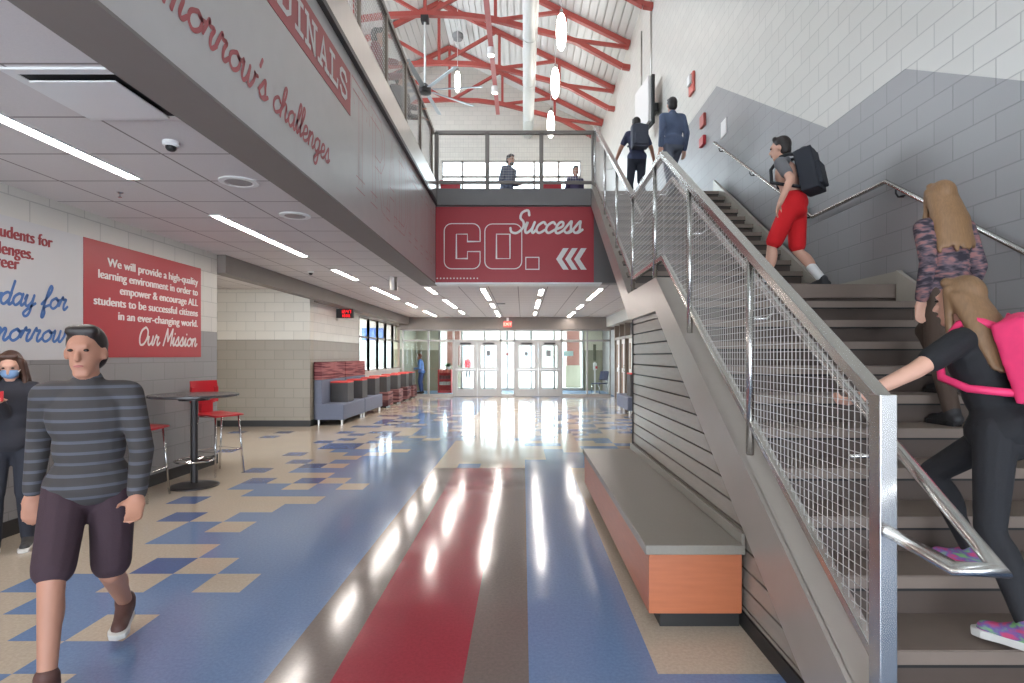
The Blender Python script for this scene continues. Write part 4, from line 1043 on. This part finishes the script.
stool((-3.9,7.2,0), math.radians(-22), 'red plastic bar stool behind the round bar table')
stool((-4.02,5.88,0), math.radians(5), 'red plastic bar stool nearer than the bar table, beside the walking person')
# stacking chair
def chair(loc, rz, label, m_, grp=None):
    t = thing('chair', label, 'chair', loc, rz, grp)
    g = MB(); g.box(-.23,.23,-.23,.23,.42,.45); g.build('seat', m_, t, local=True, bevel=.012)
    g = MB(); g.prism([(-.23,.55),(-.2,.55),(-.28,.9),(-.31,.9)], 'y', -.22, .22); g.build('backrest', m_, t, local=True, bevel=.012)
    for s in (1,-1):
        g = MB(); g.tube([(.22,.22*s,0),(.2,.2*s,.42),(-.2,.21*s,.43),(-.3,.21*s,.88)], .012, 8); g.build('leg', M['chrome'], t, smooth=True, local=True)
        g = MB(); g.tube([(-.27,.22*s,0),(-.15,.21*s,.42)], .012, 8); g.build('leg', M['chrome'], t, smooth=True, local=True)
    return t
navy = mat('navy_seat', (40,52,86), .6)
ch = chair((2.95,21.7,.012), math.radians(218), 'navy blue chair with a pale sheet on its back in the vestibule', navy)
g = MB(); g.obox((-.253,0,.735), ((0,1,0),(.223,0,-.975),(.975,0,.223)), (.12,.13,.004)); g.build('paper_sheet', mat('pale_sheet', (226,206,160), .7), ch, local=True)
chair((-1.55,12.1,Z2), math.radians(95), 'red chair on the upper floor behind the left end of the gallery railing', M['red_plastic'], 'red chairs on the upper floor')
chair((.65,12.15,Z2), math.radians(80), 'red chair on the upper floor near the right end of the gallery railing', M['red_plastic'], 'red chairs on the upper floor')
# vestibule things
rk = thing('display_rack', 'red wire display rack with papers in the vestibule', 'rack', (-3.2,22.9,.012))
rr_ = mat('rack_red', (190,36,42), .5)
m = MB(); m.box(-3.45,-2.9,22.75,23.1,.012,.08); m.box(-3.45,-3.41,22.75,23.1,.05,.95); m.box(-2.94,-2.9,22.75,23.1,.05,.95); m.box(-3.45,-2.9,23.07,23.1,.05,.95); m.build('frame', rr_, rk)
for z in (.3,.55,.8): m = MB(); m.box(-3.42,-2.93,22.76,23.08,z,z+.02); m.build('shelf', rr_, rk)
rr2 = random.Random(3)
for k in range(3):
    m = MB()
    for i in range(4): m.box(-3.39+i*.115,-3.29+i*.115,22.8+.02*i,23.0,.32+.25*k,.32+.25*k+.12+.03*rr2.random())
    m.build('papers', [mat('paper_stack_a', (190,190,186), .8), mat('paper_stack_b', (120,70,70), .8), mat('paper_stack_c', (206,120,110), .8)][k], rk)
pl = thing('potted_plant', 'small leafy potted plant on top of the red rack', 'plant', (-3.05,22.9,.97))
m = MB(); m.lathe([(.06,.952),(.09,1.06)], (-3.05,22.9,0), 14); m.build('pot', M['white_metal'], pl)
m = MB()
for i in range(40):
    a = rr2.random()*6.28; e = rr2.random()*1.2; r = .12+.12*rr2.random(); d = Vector((math.cos(a)*math.cos(e),math.sin(a)*math.cos(e),math.sin(e)))
    b = Vector((-3.05,22.9,1.06)); tip = b+d*r; sd = d.cross(Vector((0,0,1))).normalized()*.03; m.quad(b, b+d*r*.5+sd, tip, b+d*r*.5-sd)
m.build('leaves', mat('leaf_green', (66,104,72), .6), pl)
sn = thing('sanitizer_stand', 'slim white hand sanitizer stand beside the navy chair', 'dispenser', (2.85,22.3,.012))
m = MB(); m.lathe([(.17,.012),(.17,.03),(.03,.04)], (2.85,22.3,0), 20); m.build('base', M['white_metal'], sn)
m = MB(); m.box(2.82,2.88,22.28,22.32,.03,1.25); m.build('post', M['white_metal'], sn)
m = MB(); m.box(2.78,2.92,22.2,22.3,.95,1.22); m.build('dispenser_box', M['white_metal'], sn, bevel=.015)
m = MB(); m.box(2.86,2.94,22.18,22.2,1.0,1.1); m.build('label_patch', M['red_plastic'], sn)
for (x0,x1,z0,z1,c,lab) in ((2.72,2.78,1.3,2.0,(88,92,70),'tall narrow dark green notice on the right vestibule wall'),):
    m = MB(); m.box(x0+.3,x1+.36,24.17,24.2,z0,z1); o = m.build('wall_notice', mat('notice_green', c, .6)); tag(o, lab, 'notice')
gt = mat('notice_gray', (120,124,128), .6)
for i, (x, z, wd, hh, lab) in enumerate(((-1.27,1.6,.15,.2,'gray paper notice taped on the second door leaf from the left'),(.94,1.6,.16,.22,'gray paper notice taped on the rightmost door leaf'),(.12,1.58,.12,.16,'gray paper notice taped on the third door leaf'))):
    m = MB(); m.box(x-wd/2,x+wd/2,YD+.042,YD+.047,z-hh/2,z+hh/2); o = m.build('paper_notice', gt); tag(o, lab, 'notice', 'paper notices on the entrance doors')
m = MB(); m.box(-.63,-.5,YD+.04,YD+.049,1.55,1.6); o = m.build('push_label', M['red_paint']); tag(o, 'small red label on the glass between the door pairs', 'label')
m = MB(); m.box(1.5,1.85,YD+.035,YD+.049,1.5,1.68); o = m.build('glass_sign', mat('sign_teal', (150,188,186), .5)); tag(o, 'pale teal sign on the glass right of the doors', 'sign')
# fire devices and notices on the right wall upstairs
def wy(px): return XW*F_PX/(px-VX)
def wz(px, py): return 1.5+(VY-py)*wy(px)/F_PX
def wallbox(name, px0, px1, py0, py1, dx, m_, label, cat, bevel=.006):
    y0, y1 = wy(px1), wy(px0); ym = (y0+y1)/2; z0 = 1.5+(VY-py1)*ym/F_PX; z1 = 1.5+(VY-py0)*ym/F_PX
    m = MB(); m.box(XW-dx, XW, y0, y1, z0, z1); o = m.build(name, m_, bevel=bevel); return tag(o, label, cat)
t = thing('fire_strobe', 'red and white fire alarm strobe high on the block wall', 'alarm', (XW, wy(692), 6.8))
y = wy(693); z = wz(693,84)
m = MB(); m.box(XW-.05,XW,y-.15,y+.15,z-.2,z+.2); m.build('base_plate', mat('strobe_red', (200,96,84), .45), t, bevel=.01)
m = MB(); m.box(XW-.1,XW-.05,y-.09,y+.09,z-.03,z+.16); m.build('lens', M['white_metal'], t, bevel=.01)
wallbox('fire_horn', 702, 706, 115, 127, .05, mat('horn_red', (178,84,76), .5), 'small red fire horn above the pull station', 'alarm')
wallbox('pull_station', 702, 706, 137, 146, .06, M['red_plastic'], 'red fire alarm pull station beside the upper handrail end', 'alarm')
wallbox('wall_notice', 721.5, 727, 120, 136, .012, M['white_vinyl'], 'white paper notice on the gray wall above the upper handrail', 'notice', 0)
# wall screen with conduit
tv = thing('wall_screen', 'wall mounted screen on a bracket seen edge-on at the top of the stairs', 'screen', (XW-.15, 14.2, 7.3))
ys0, ys1 = 13.0, 15.6
m = MB(); m.obox((XW-.36,14.35,7.85), ((-.12,.993,0),(0,0,1),(.993,.12,0)), (.52,.56,.04)); m.build('panel', M['white_vinyl'], tv, bevel=.01)
m = MB(); m.obox((XW-.28,14.32,7.82), ((-.12,.993,0),(0,0,1),(.993,.12,0)), (.54,.6,.035)); m.build('housing', M['black_plastic'], tv, bevel=.01)
m = MB(); m.box(XW-.26,XW,14.2,14.5,7.7,7.9); m.build('bracket', M['dark_steel'], tv)
for i, (y, z0, z1, lab) in enumerate(((14.9,8.1,11.3,'thin conduit running down the wall to the screen, nearer one'),(16.1,7.9,10.8,'thin conduit running down the wall behind the screen, farther one'))):
    m = MB(); m.tube([(XW-.03,y,z0),(XW-.03,y,z1)], .02, 8); o = m.build('conduit', M['steel'], smooth=True); tag(o, lab, 'pipe', 'wall conduits')

# ------------------------------------------------------------------ people
def remesh(mb, name, m_, parent, vox, it=6):
    me0 = mb.mesh('tmp', m_); o = bpy.data.objects.new('tmp', me0); COL.objects.link(o)
    r = o.modifiers.new('r', 'REMESH'); r.mode = 'VOXEL'; r.voxel_size = vox; r.use_smooth_shade = True
    s = o.modifiers.new('s', 'SMOOTH'); s.factor = .5; s.iterations = it
    dg = bpy.context.evaluated_depsgraph_get(); me = bpy.data.meshes.new_from_object(o.evaluated_get(dg))
    bpy.data.objects.remove(o); bpy.data.meshes.remove(me0); me.name = name
    me.materials.clear(); me.materials.append(m_)
    me.polygons.foreach_set('use_smooth', [True]*len(me.polygons))
    o = bpy.data.objects.new(name, me); link(o, parent); return o
SKIN = mat('skin_light', (206,158,136), .55, var=.05); SKIN2 = mat('skin_tan', (176,126,104), .55, var=.05)
EYE = mat('eye_dark', (30,24,22), .2)
U = Vector((0,0,1))
def ik(a, b, l1, l2, pole):
    d = b-a; L_ = min(d.length, (l1+l2)*.995); dn = d.normalized()
    b = a+dn*L_; x = (l1*l1-l2*l2+L_*L_)/(2*L_); h = math.sqrt(max(0, l1*l1-x*x))
    p = pole-dn*pole.dot(dn)
    if p.length < 1e-5: p = Vector((0,0,1))
    return a+dn*x+p.normalized()*h, b
def person(label, pos, face, H=1.7, lean=.05, feet=None, hands=(None,None), head=(0,0), shirt=None, pants=None, shoes=None, skin=None,
           hair=None, hair_style='short', sleeves='long', legs='long', vox=.011, drop=0, mask=None, socks=None, grip=(False,False), slim=1.0, shirt_name='shirt', group=None, hips=None, tuck=False):
    """feet: two (forward, right, up, heel_lift) relative to pos; hands: world wrist points or None"""
    s = H/1.75; pos = Vector(pos); Fv = Vector((face[0],face[1],0)).normalized(); Rv = Vector((Fv.y,-Fv.x,0)); skin = skin or SKIN
    feet = feet or ((.0,-.1,0,0),(.0,.1,0,0))
    t = thing('person', label, 'person', pos, 0, group)
    ank = [pos+Fv*f[0]+Rv*f[1]+U*(f[2]+.085*s+f[3]) for f in feet]
    P = pos+U*(.93*s-drop)+(Fv*hips[0]+Rv*hips[1] if hips else (Fv*((feet[0][0]+feet[1][0])/2)))
    l1, l2 = .425*s, .42*s
    hip = [P-Rv*.09*s-U*.01, P+Rv*.09*s-U*.01]
    for i in range(2):     # keep legs reachable
        for _ in range(30):
            if (ank[i]-hip[i]).length > (l1+l2)*.992: P -= U*.012; hip = [P-Rv*.09*s-U*.01, P+Rv*.09*s-U*.01]
    T = (U+Fv*lean).normalized(); F2 = (Fv-U*lean).normalized()
    N = P+T*.50*s; sw = .165*s*slim
    sh = [N-T*.055*s-Rv*sw, N-T*.055*s+Rv*sw]
    hy, hp = head; fh = (Fv*math.cos(hy)+Rv*math.sin(hy)); fh = (fh*math.cos(hp)+U*math.sin(hp)).normalized(); rh = fh.cross(U).normalized(); uh = rh.cross(fh)
    Hc = N+(T*.55+U*.45)*.155*s+fh*.025*s
    ua, fa_ = .285*s, .25*s
    knees = []; elb = []; wr = []
    for i in range(2):
        k, a = ik(hip[i], ank[i], l1, l2, Fv); knees.append(k); ank[i] = a
        sd = -1 if i == 0 else 1
        wv = Vector(hands[i]) if hands[i] is not None else sh[i]-U*.50*s+Rv*sd*.06*s+Fv*.06*s*(1 if i else -1)
        e, wv = ik(sh[i], wv, ua, fa_, (-Fv*1.0+Rv*sd*.3-U*.2)); elb.append(e); wr.append(wv)
    AX = (Rv, F2, T)
    def torso(mb, g=0, hem=False, low=True):
        if low: mb.ell(P+T*.03*s, AX, (.162*s*slim+g,.112*s+g,.13*s+g)); mb.ell(P+T*.19*s, AX, (.14*s*slim+g,.1*s+g,.16*s)); mb.ell(P+T*.34*s, AX, (.162*s*slim+g,.118*s+g,.17*s+g))
        mb.capsule(sh[0]+Rv*.02, sh[1]-Rv*.02, .058*s+g, .058*s+g); mb.capsule(N-T*.09*s, N+T*.01*s, .085*s+g, .058*s+g*.6)
        if hem: mb.ell(P+T*.01*s, AX, (.18*s*slim+g,.138*s+g,.125*s))
    def arm(mb, i, g=0, f=1.0, skinny=False):
        mb.capsule(sh[i], elb[i] if f >= 1 else sh[i].lerp(elb[i], f*1.0), .052*s+g, (.041*s if f >= 1 else .047*s)+g)
        if f > 1: mb.capsule(elb[i], elb[i].lerp(wr[i], f-1), .041*s+g, .03*s+g)
    def leg(mb, i, g=0, f=2.0, flare=0):
        mb.capsule(hip[i]+U*.02, knees[i] if f >= 1 else hip[i].lerp(knees[i], f), .083*s+g, .056*s+g+flare)
        if f > 1:
            mb.capsule(knees[i], knees[i].lerp(ank[i], f-1), .054*s+g, (.054+(.036-.054)*(f-1))*s+g+flare*.5)
            d = (ank[i]-knees[i]); mb.ell(knees[i]+d*.32-Fv*.018*s, (Rv, d.cross(Rv).normalized(), d.normalized()), (.05*s+g*.8,.052*s+g*.8,.13*s))
    b = MB(); torso(b)
    for i in range(2):
        arm(b, i, 0, 2.0); leg(b, i, 0, 2.0)
        sd = -1 if i == 0 else 1
        # hand
        d = (wr[i]-elb[i]).normalized(); nrm = d.cross(Rv*sd if abs(d.dot(Rv)) < .8 else Fv).normalized(); side = nrm.cross(d).normalized()
        if side.dot(Fv) < 0: side = -side; nrm = -nrm
        pal = nrm if nrm.dot(Rv*-sd) > 0 else -nrm
        b.capsule(wr[i]-d*.01, wr[i]+d*.03*s, .027*s, .028*s)
        b.ell(wr[i]+d*.055*s, (side, pal, d), (.042*s,.017*s,.055*s), 12, 8)
        curl = .9 if grip[i] else .3
        for q, (off, ln) in enumerate(((.03,.072),(.01,.082),(-.01,.076),(-.029,.06))):
            p0 = wr[i]+d*.098*s+side*off*s; d1 = (d*math.cos(curl)+pal*math.sin(curl)); p1 = p0+d1*ln*.5*s; d2 = (d*math.cos(curl*2)+pal*math.sin(curl*2)); p2 = p1+d2*ln*.5*s
            b.capsule(p0-d*.02, p1, .0095*s, .009*s, 8, 3); b.capsule(p1, p2, .009*s, .0078*s, 8, 3)
        p0 = wr[i]+d*.03*s+side*.03*s; p1 = p0+(d*.6+side*.7+pal*.25).normalized()*.04*s; p2 = p1+(d*.85+side*.15+pal*.5).normalized()*.032*s
        b.capsule(p0, p1, .012*s, .0105*s, 8, 3); b.capsule(p1, p2, .0105*s, .0085*s, 8, 3)
        # foot
        tl = feet[i][3]; td = (Fv-U*tl*2.2).normalized()
        b.capsule(ank[i]-Fv*.03*s-U*.035*s, ank[i]-U*.05*s+td*.15*s, .036*s, .032*s)
    # neck and head
    b.capsule(N-T*.02, Hc-uh*.05*s, .055*s, .05*s)
    b.ell(Hc+uh*.015*s-fh*.008*s, (rh, fh, uh), (.074*s,.094*s,.1*s)); b.ell(Hc-uh*.05*s+fh*.022*s, (rh, fh, uh), (.056*s,.066*s,.066*s)); b.capsule(Hc-uh*.1*s+fh*.06*s-rh*.015*s, Hc-uh*.1*s+fh*.06*s+rh*.015*s, .022*s, .022*s, 8, 3)
    b.capsule(Hc+fh*.088*s+uh*.005*s, Hc+fh*.106*s-uh*.028*s, .010*s, .0155*s, 8, 3)           # nose
    b.capsule(Hc+fh*.082*s-uh*.062*s-rh*.018*s, Hc+fh*.082*s-uh*.062*s+rh*.018*s, .009*s, .009*s, 8, 3)
    b.capsule(Hc+fh*.08*s+uh*.032*s-rh*.03*s, Hc+fh*.08*s+uh*.032*s+rh*.03*s, .013*s, .013*s, 8, 3)
    for sd in (-1,1): b.ell(Hc+rh*sd*.078*s-uh*.012*s-fh*.005*s, (rh, fh, uh), (.012*s,.02*s,.033*s), 8, 6)
    remesh(b, 'body', skin, t, vox, 5)
    for sd in (-1,1):
        e = MB(); e.ell(Hc+rh*sd*.031*s+fh*.084*s+uh*.012*s, (rh, fh, uh), (.012*s,.009*s,.007*s), 8, 6); e.build('eye', EYE, t, smooth=True)
    if not mask:
        e = MB(); e.ell(Hc+fh*.09*s-uh*.062*s, (rh, fh, uh), (.021*s,.007*s,.006*s), 10, 6); e.build('lips', mat('lips', (166,98,92), .5), t, smooth=True)
    # clothing
    c = MB(); torso(c, .012, not tuck, not tuck)
    for i in range(2): arm(c, i, .012, {'long':1.97,'short':.62}[sleeves])
    remesh(c, shirt_name, shirt, t, vox, 5)
    tk = .016 if tuck else 0
    c = MB(); c.ell(P+T*(.015+tk*2)*s, AX, (.17*s*slim+.006+tk,.12*s+.006+tk,(.1+tk*2)*s)); c.ell(P-T*.05*s, AX, (.165*s*slim+.006,.115*s,.09*s))
    for i in range(2):
        if legs == 'long': leg(c, i, .013, 1.95, .004)
        elif legs == 'tight': leg(c, i, .007, 1.95, 0)
        else: leg(c, i, .018, .88, .012)
    remesh(c, {'long':'trousers','tight':'leggings','short':'shorts'}[legs], pants, t, vox, 5)
    for i in range(2):
        tl = feet[i][3]; td = (Fv-U*tl*2.2).normalized(); c = MB()
        hl = ank[i]-Fv*.035*s-U*.04*s
        c.capsule(hl, ank[i]-U*.052*s+td*.155*s, .043*s, .038*s); c.capsule(ank[i]+U*.01, ank[i]-U*.03*s, .05*s, .048*s); c.capsule(ank[i]-U*.01, ank[i]-U*.045*s+td*.1*s, .045*s, .036*s)
        so = remesh(c, 'shoe', shoes[0], t, min(vox,.009), 4)
        q = MB(); sd_ = td.cross(U).normalized(); up = sd_.cross(td); ce = ank[i]-U*.075*s+td*.06*s
        pl_ = [(-.105,.03),(-.06,.043),(.03,.04),(.1,.048),(.14,.036),(.155,.0)]; pl_ = pl_+[(a,-b_) for a, b_ in pl_[-2::-1]]
        n_ = len(pl_); vv = [ce+td*a*s+sd_*b_*s+up*z for z in (-.012,.02) for a, b_ in pl_]
        q.add(vv, [tuple(range(n_))[::-1], tuple(range(n_,2*n_))]+[(k,(k+1)%n_,n_+(k+1)%n_,n_+k) for k in range(n_)]); q.build('sole', shoes[1], so, bevel=.006)
        if socks:
            c = MB(); a = ank[i].lerp(knees[i], .45); c.capsule(ank[i], a, .044*s, .05*s); remesh(c, 'sock', socks, t, vox, 3)
    # hair
    if hair:
        h = MB(); h.ell(Hc+uh*.035*s-fh*.025*s, (rh, fh, uh), (.083*s,.094*s,.098*s)); h.ell(Hc-uh*.02*s-fh*.045*s, (rh, fh, uh), (.078*s,.066*s,.08*s))
        h.capsule(Hc+uh*.1*s+fh*.035*s-rh*.04*s, Hc+uh*.1*s+fh*.035*s+rh*.04*s, .028*s, .028*s)
        if hair_style == 'long':
            rr_ = random.Random(len(label))
            for k in range(13):
                a = -1.0+2.0*k/12; base = Hc+rh*.08*s*math.sin(a*1.45)-fh*.075*s*math.cos(a*1.45)+uh*.02*s
                md = N-T*.02*s+Rv*.105*s*math.sin(a*1.4)-F2*(.12*s*math.cos(a*1.1))
                tip = N-T*(.2+.06*rr_.random())*s+Rv*.125*s*a-F2*(.145*s*math.cos(a*.9))
                h.capsule(base, md, .03*s, .03*s, 8, 3); h.capsule(md, tip, .03*s, .014*s, 8, 3)
            for sd in (-1,1): h.capsule(Hc+rh*sd*.076*s+uh*.06*s+fh*.02*s, Hc+rh*sd*.088*s-uh*.1*s+fh*.015*s, .022*s, .02*s, 8, 3); h.capsule(Hc+rh*sd*.088*s-uh*.1*s+fh*.015*s, N+Rv*sd*.1*s-T*.16*s+F2*.08*s, .022*s, .014*s, 8, 3)
        if hair_style == 'beard': h.ell(Hc-uh*.085*s+fh*.05*s, (rh, fh, uh), (.052*s,.052*s,.045*s))
        remesh(h, 'hair', hair, t, min(vox,.01), 3)
    if mask:
        h = MB(); h.ell(Hc-uh*.045*s+fh*.045*s, (rh, fh, uh), (.063*s,.07*s,.05*s)); remesh(h, 'face_mask', mask, t, .008, 3)
        h = MB()
        for sd in (-1,1): h.tube([Hc-uh*.03*s+fh*.06*s+rh*sd*.058*s, Hc-uh*.01*s+rh*sd*.082*s], .003, 6)
        h.build('mask_loop', M['white_vinyl'], t)
    return dict(t=t, P=P, T=T, F=F2, R=Rv, N=N, sh=sh, s=s, wr=wr, el=elb, H=Hc)
def backpack(B, label, m_, strap=None, w_=.3, h_=.43, d_=.17):
    s = B['s']; T, F2, Rv = B['T'], B['F'], B['R']; strap = strap or m_
    c = B['P']+T*.30*s-F2*(.125*s+d_/2)
    t = thing('backpack', label, 'backpack', c, 0)
    b = MB(); b.obox(c, (Rv, F2, T), (w_/2, d_/2, h_/2)); b.ell(c+T*h_*.42, (Rv, F2, T), (w_*.5, d_*.5, h_*.18)); remesh(b, 'pack', m_, t, .012, 12)
    b = MB(); b.obox(c-F2*(d_*.5)-T*h_*.14, (Rv, F2, T), (w_*.38, .035, h_*.27)); remesh(b, 'front_pocket', m_, t, .009, 8)
    for i in range(2):
        sd = -1 if i == 0 else 1; o = B['N']+Rv*sd*.095*s
        pts = [c+Rv*sd*w_*.3+T*h_*.45+F2*d_*.4, o+T*.03-F2*.07*s, o+T*.035*s+F2*.0, o+F2*.12*s-T*.06*s, o+F2*.135*s-T*.2*s+Rv*sd*.015, B['P']+T*.22*s+F2*.02*s+Rv*sd*.165*s, c+Rv*sd*w_*.42-T*h_*.36+F2*d_*.45]
        q = MB(); q.tube(pts, .017, 8); q.build('strap', strap, t, smooth=True)
    b = MB(); b.tube([c+T*h_*.52+Rv*.04+F2*.03, c+T*h_*.6+F2*.03, c+T*h_*.52-Rv*.04+F2*.03], .008, 6); b.build('handle', strap, t, smooth=True)
    return t
cloth = lambda n, c, v=.1: mat(n, c, .85, var=v, scale=14, bump=.15, bscale=120)
sole_w = mat('sole_white', (200,196,190), .6); sole_b = mat('sole_black', (34,32,32), .6)
black_shoe = mat('shoe_black', (40,38,40), .6)
brown_hair = mat('hair_brown', (74,48,36), .5, var=.25, scale=20, stretch=(6,6,.6)); blond = mat('hair_blond', (138,104,72), .5, var=.3, scale=20, stretch=(6,6,.6)); dkhair = mat('hair_dark', (38,30,28), .5, var=.2, scale=20)
dblond = mat('hair_dark_blond', (122,92,64), .5, var=.3, scale=20, stretch=(6,6,.6))

def knit_mat():
    m, nt, N, L, b = nodes('striped_knit')
    tc = N.new('ShaderNodeTexCoord'); sp = N.new('ShaderNodeSeparateXYZ'); L.new(tc.outputs['Object'], sp.inputs[0])
    wv = N.new('ShaderNodeMath'); wv.operation = 'PINGPONG'; wv.inputs[1].default_value = .026; L.new(sp.outputs[2], wv.inputs[0])
    ls = N.new('ShaderNodeMath'); ls.operation = 'LESS_THAN'; ls.inputs[1].default_value = .007; L.new(wv.outputs[0], ls.inputs[0])
    mx = N.new('ShaderNodeMix'); mx.data_type = 'RGBA'; mx.inputs[6].default_value = (*lin((62,58,58)),1); mx.inputs[7].default_value = (*lin((82,84,93)),1)
    L.new(ls.outputs[0], mx.inputs[0]); L.new(mx.outputs[2], b.inputs['Base Color']); b.inputs['Roughness'].default_value = .85; return m
striped_knit = knit_mat()
# walking person at the left of the picture
A = person('person in a charcoal striped sweater and dark maroon shorts walking past the mission wall', (-2.12,2.75,0), (.42,-.9), 1.75, .08,
       feet=((-.3,-.09,0,.08),(.28,.09,0,0)), hands=((-1.80,2.62,.86),(-2.40,2.75,.84)), head=(.1,-.08), shirt=striped_knit, pants=cloth('maroon_cloth', (58,40,48)),
       shoes=(mat('shoe_brown', (86,56,50), .6), sole_w), skin=SKIN2, hair=dkhair, legs='short', vox=.009, shirt_name='sweater')
# girl with a phone against the wall
ph = Vector((-3.86,4.42,1.12))
Bq = person('girl in a blue face mask looking at a red phone, standing against the left wall', (-3.99,4.4,0), (.55,-.85), 1.58, .03,
       feet=((.02,-.09,0,0),(.08,.1,0,0)), hands=((-3.85,4.13,1.16),(-4.01,4.13,1.14)), head=(.05,-.35), shirt=cloth('black_jacket', (46,46,54)), pants=cloth('dark_jeans', (44,46,56)),
       shoes=(mat('shoe_dark_gray', (60,58,58), .6), sole_w), hair=brown_hair, hair_style='long', vox=.009, mask=mat('mask_blue', (122,152,190), .7), slim=.88, grip=(True,True))
pt = thing('phone', 'red cased phone held by the girl in the face mask', 'phone', (-3.84,4.05,1.19))
d = Vector((.9,.1,.22)).normalized(); u = Vector((-.2,.35,1)).normalized(); n_ = d.cross(u).normalized(); u = n_.cross(d)
q = MB(); q.obox((-3.84,4.055,1.19), (d,u,n_), (.085,.04,.005)); q.build('case', M['red_plastic'], pt, bevel=.004)
q = MB(); q.obox(Vector((-3.84,4.055,1.19))+n_*.0055*(1 if n_.y > 0 else -1), (d,u,n_), (.078,.035,.001)); q.build('screen', M['black_plastic'], pt)
# boy in red shorts on the landing
Cb = person('boy in bright red shorts and gray shirt stepping up from the stair landing', (2.84,5.62,ZL), (-.75,.66), 1.7, .2,
       feet=((-.16,.09,0,.0),(.34,-.05,.0,.0))[::1] if False else ((.36,-.12,.0,.0),(-.12,.1,0,.03)), tuck=True, hands=((2.5,5.45,3.0),(2.75,6.0,3.0)), head=(-.1,-.1), shirt=cloth('gray_tee', (112,110,112)), pants=cloth('red_shorts', (206,22,30), .05),
       shoes=(black_shoe, sole_b), skin=SKIN, hair=dkhair, sleeves='short', legs='short', vox=.01, socks=mat('sock_white', (226,224,222), .8))
backpack(Cb, 'dark backpack worn by the boy in red shorts', mat('pack_black', (36,38,46), .7, var=.1), mat('strap_black', (30,30,34), .7))
# man with backpack at the top of the stairs
D = person('man in dark blue walking away at the top of the stairs with elbows out', (2.12,10.45,Z2), (-.05,1), 1.72, .08,
       feet=((.12,-.1,0,0),(-.12,.1,0,.04)), hands=((1.78,10.75,5.25),(2.5,10.72,5.22)), shirt=cloth('navy_shirt', (58,62,86)), pants=cloth('black_pants', (44,46,56)), shoes=(black_shoe, sole_b), skin=SKIN2, hair=dkhair, sleeves='short', vox=.012)
backpack(D, 'gray-black backpack worn by the man at the top of the stairs', mat('pack_gray', (70,72,84), .7, var=.2, scale=20))
person('tall person in a dark blue jacket climbing the last steps beside the block wall', (2.52,9.22,ZL+11*R_), (-.1,1), 1.78, .1,
       feet=((.0,-.1,0,0),(.27,.1,R_,0)), shirt=cloth('slate_jacket', (84,94,118)), pants=cloth('slate_pants', (92,96,108)), shoes=(black_shoe, sole_b), hair=dkhair, vox=.013)
# gallery people
person('bearded person in a gray blue jacket walking behind the gallery railing', (-.36,12.5,Z2), (.75,-.65), 1.74, .15, feet=((.2,-.08,0,0),(-.2,.08,0,.06)), hands=((-.1,12.45,5.3),None), head=(0,-.1),
       shirt=cloth('gray_blue_jacket', (98,104,124)), pants=cloth('slate_pants', (92,96,108)), shoes=(black_shoe, sole_b), hair=dkhair, hair_style='beard', vox=.013)
person('person in a dark purple top behind the right end of the gallery railing', (1.21,13.1,Z2), (.3,-1), 1.66, .05, shirt=cloth('purple_top', (70,62,92)), pants=cloth('black_pants', (44,46,56)), shoes=(black_shoe, sole_b), skin=SKIN2, hair=dkhair, vox=.013)
person('person in a dark red top leaning at the left balcony railing', (-2.02,7.55,Z2), (.9,.2), 1.66, .1, hands=((-1.66,7.75,5.36),(-1.66,7.4,5.36)), shirt=cloth('dark_red_top', (140,62,66)), pants=cloth('black_pants', (44,46,56)), shoes=(black_shoe, sole_b), hair=dkhair, vox=.013)
person('person in black standing at the left balcony railing above the lettering', (-2.0,8.95,Z2), (.9,-.4), 1.78, .1, hands=((-1.66,9.1,5.36),(-1.66,8.75,5.36)), shirt=cloth('black_top', (52,48,54)), pants=cloth('black_pants', (44,46,56)), shoes=(black_shoe, sole_b), hair=dkhair, vox=.013)
# two girls on the lower flight
E_ = person('long-haired girl in black with a hand on the inner handrail, nearest on the stairs', (2.08,2.27,R_*2), (-.5,.87), 1.55, .28,
       feet=((-.04,-.2,0,.03),(.26,.1,R_*1,0)), hands=((1.43,2.36,1.335),(2.2,2.62,1.25)), head=(-.05,-.05), shirt=cloth('black_tee', (26,25,28)), pants=cloth('black_leggings', (34,33,36)),
       shoes=(plaid('shoe_multicolor', (190,70,110), (110,90,150), (120,170,110)), sole_w), hair=dblond, hair_style='long', sleeves='short', legs='tight', vox=.008, slim=.92, grip=(True,False))
backpack(E_, 'bright pink backpack worn by the long-haired girl in black', mat('pack_pink', (226,52,104), .6, var=.12, scale=30), w_=.26, h_=.34, d_=.13)
person('blond girl in a plaid shirt further up the stairs by the wall handrail', (2.74,3.46,R_*6), (-.05,1), 1.62, .12,
       feet=((.0,-.1,0,0),(.27,.1,R_,0)), hands=(None,None), shirt=plaid('plaid_cloth', (48,42,52), (96,82,90), (150,104,102)), pants=cloth('brown_pants', (74,58,48)), shoes=(black_shoe, sole_b), hair=blond, hair_style='long', vox=.01, slim=.92)
# entrance people
person('person in a blue shirt and jeans behind the glass left of the entrance doors', (-4.02,22.3,.012), (-1,.1), 1.62, .12, hands=((-4.3,22.2,1.0),None), shirt=cloth('blue_shirt', (92,132,196)), pants=cloth('blue_jeans', (54,76,128)), shoes=(black_shoe, sole_b), skin=SKIN2, hair=mat('hair_red_brown', (120,70,50), .6), vox=.014)
person('small distant person in a red top walking outside the entrance', (-3.72,38,-.01), (.3,-1), 1.58, .05, feet=((.2,-.08,0,0),(-.2,.08,0,.05)), shirt=cloth('red_top', (206,36,44)), pants=cloth('black_pants', (44,46,56)), shoes=(black_shoe, sole_b), hair=blond, vox=.018)
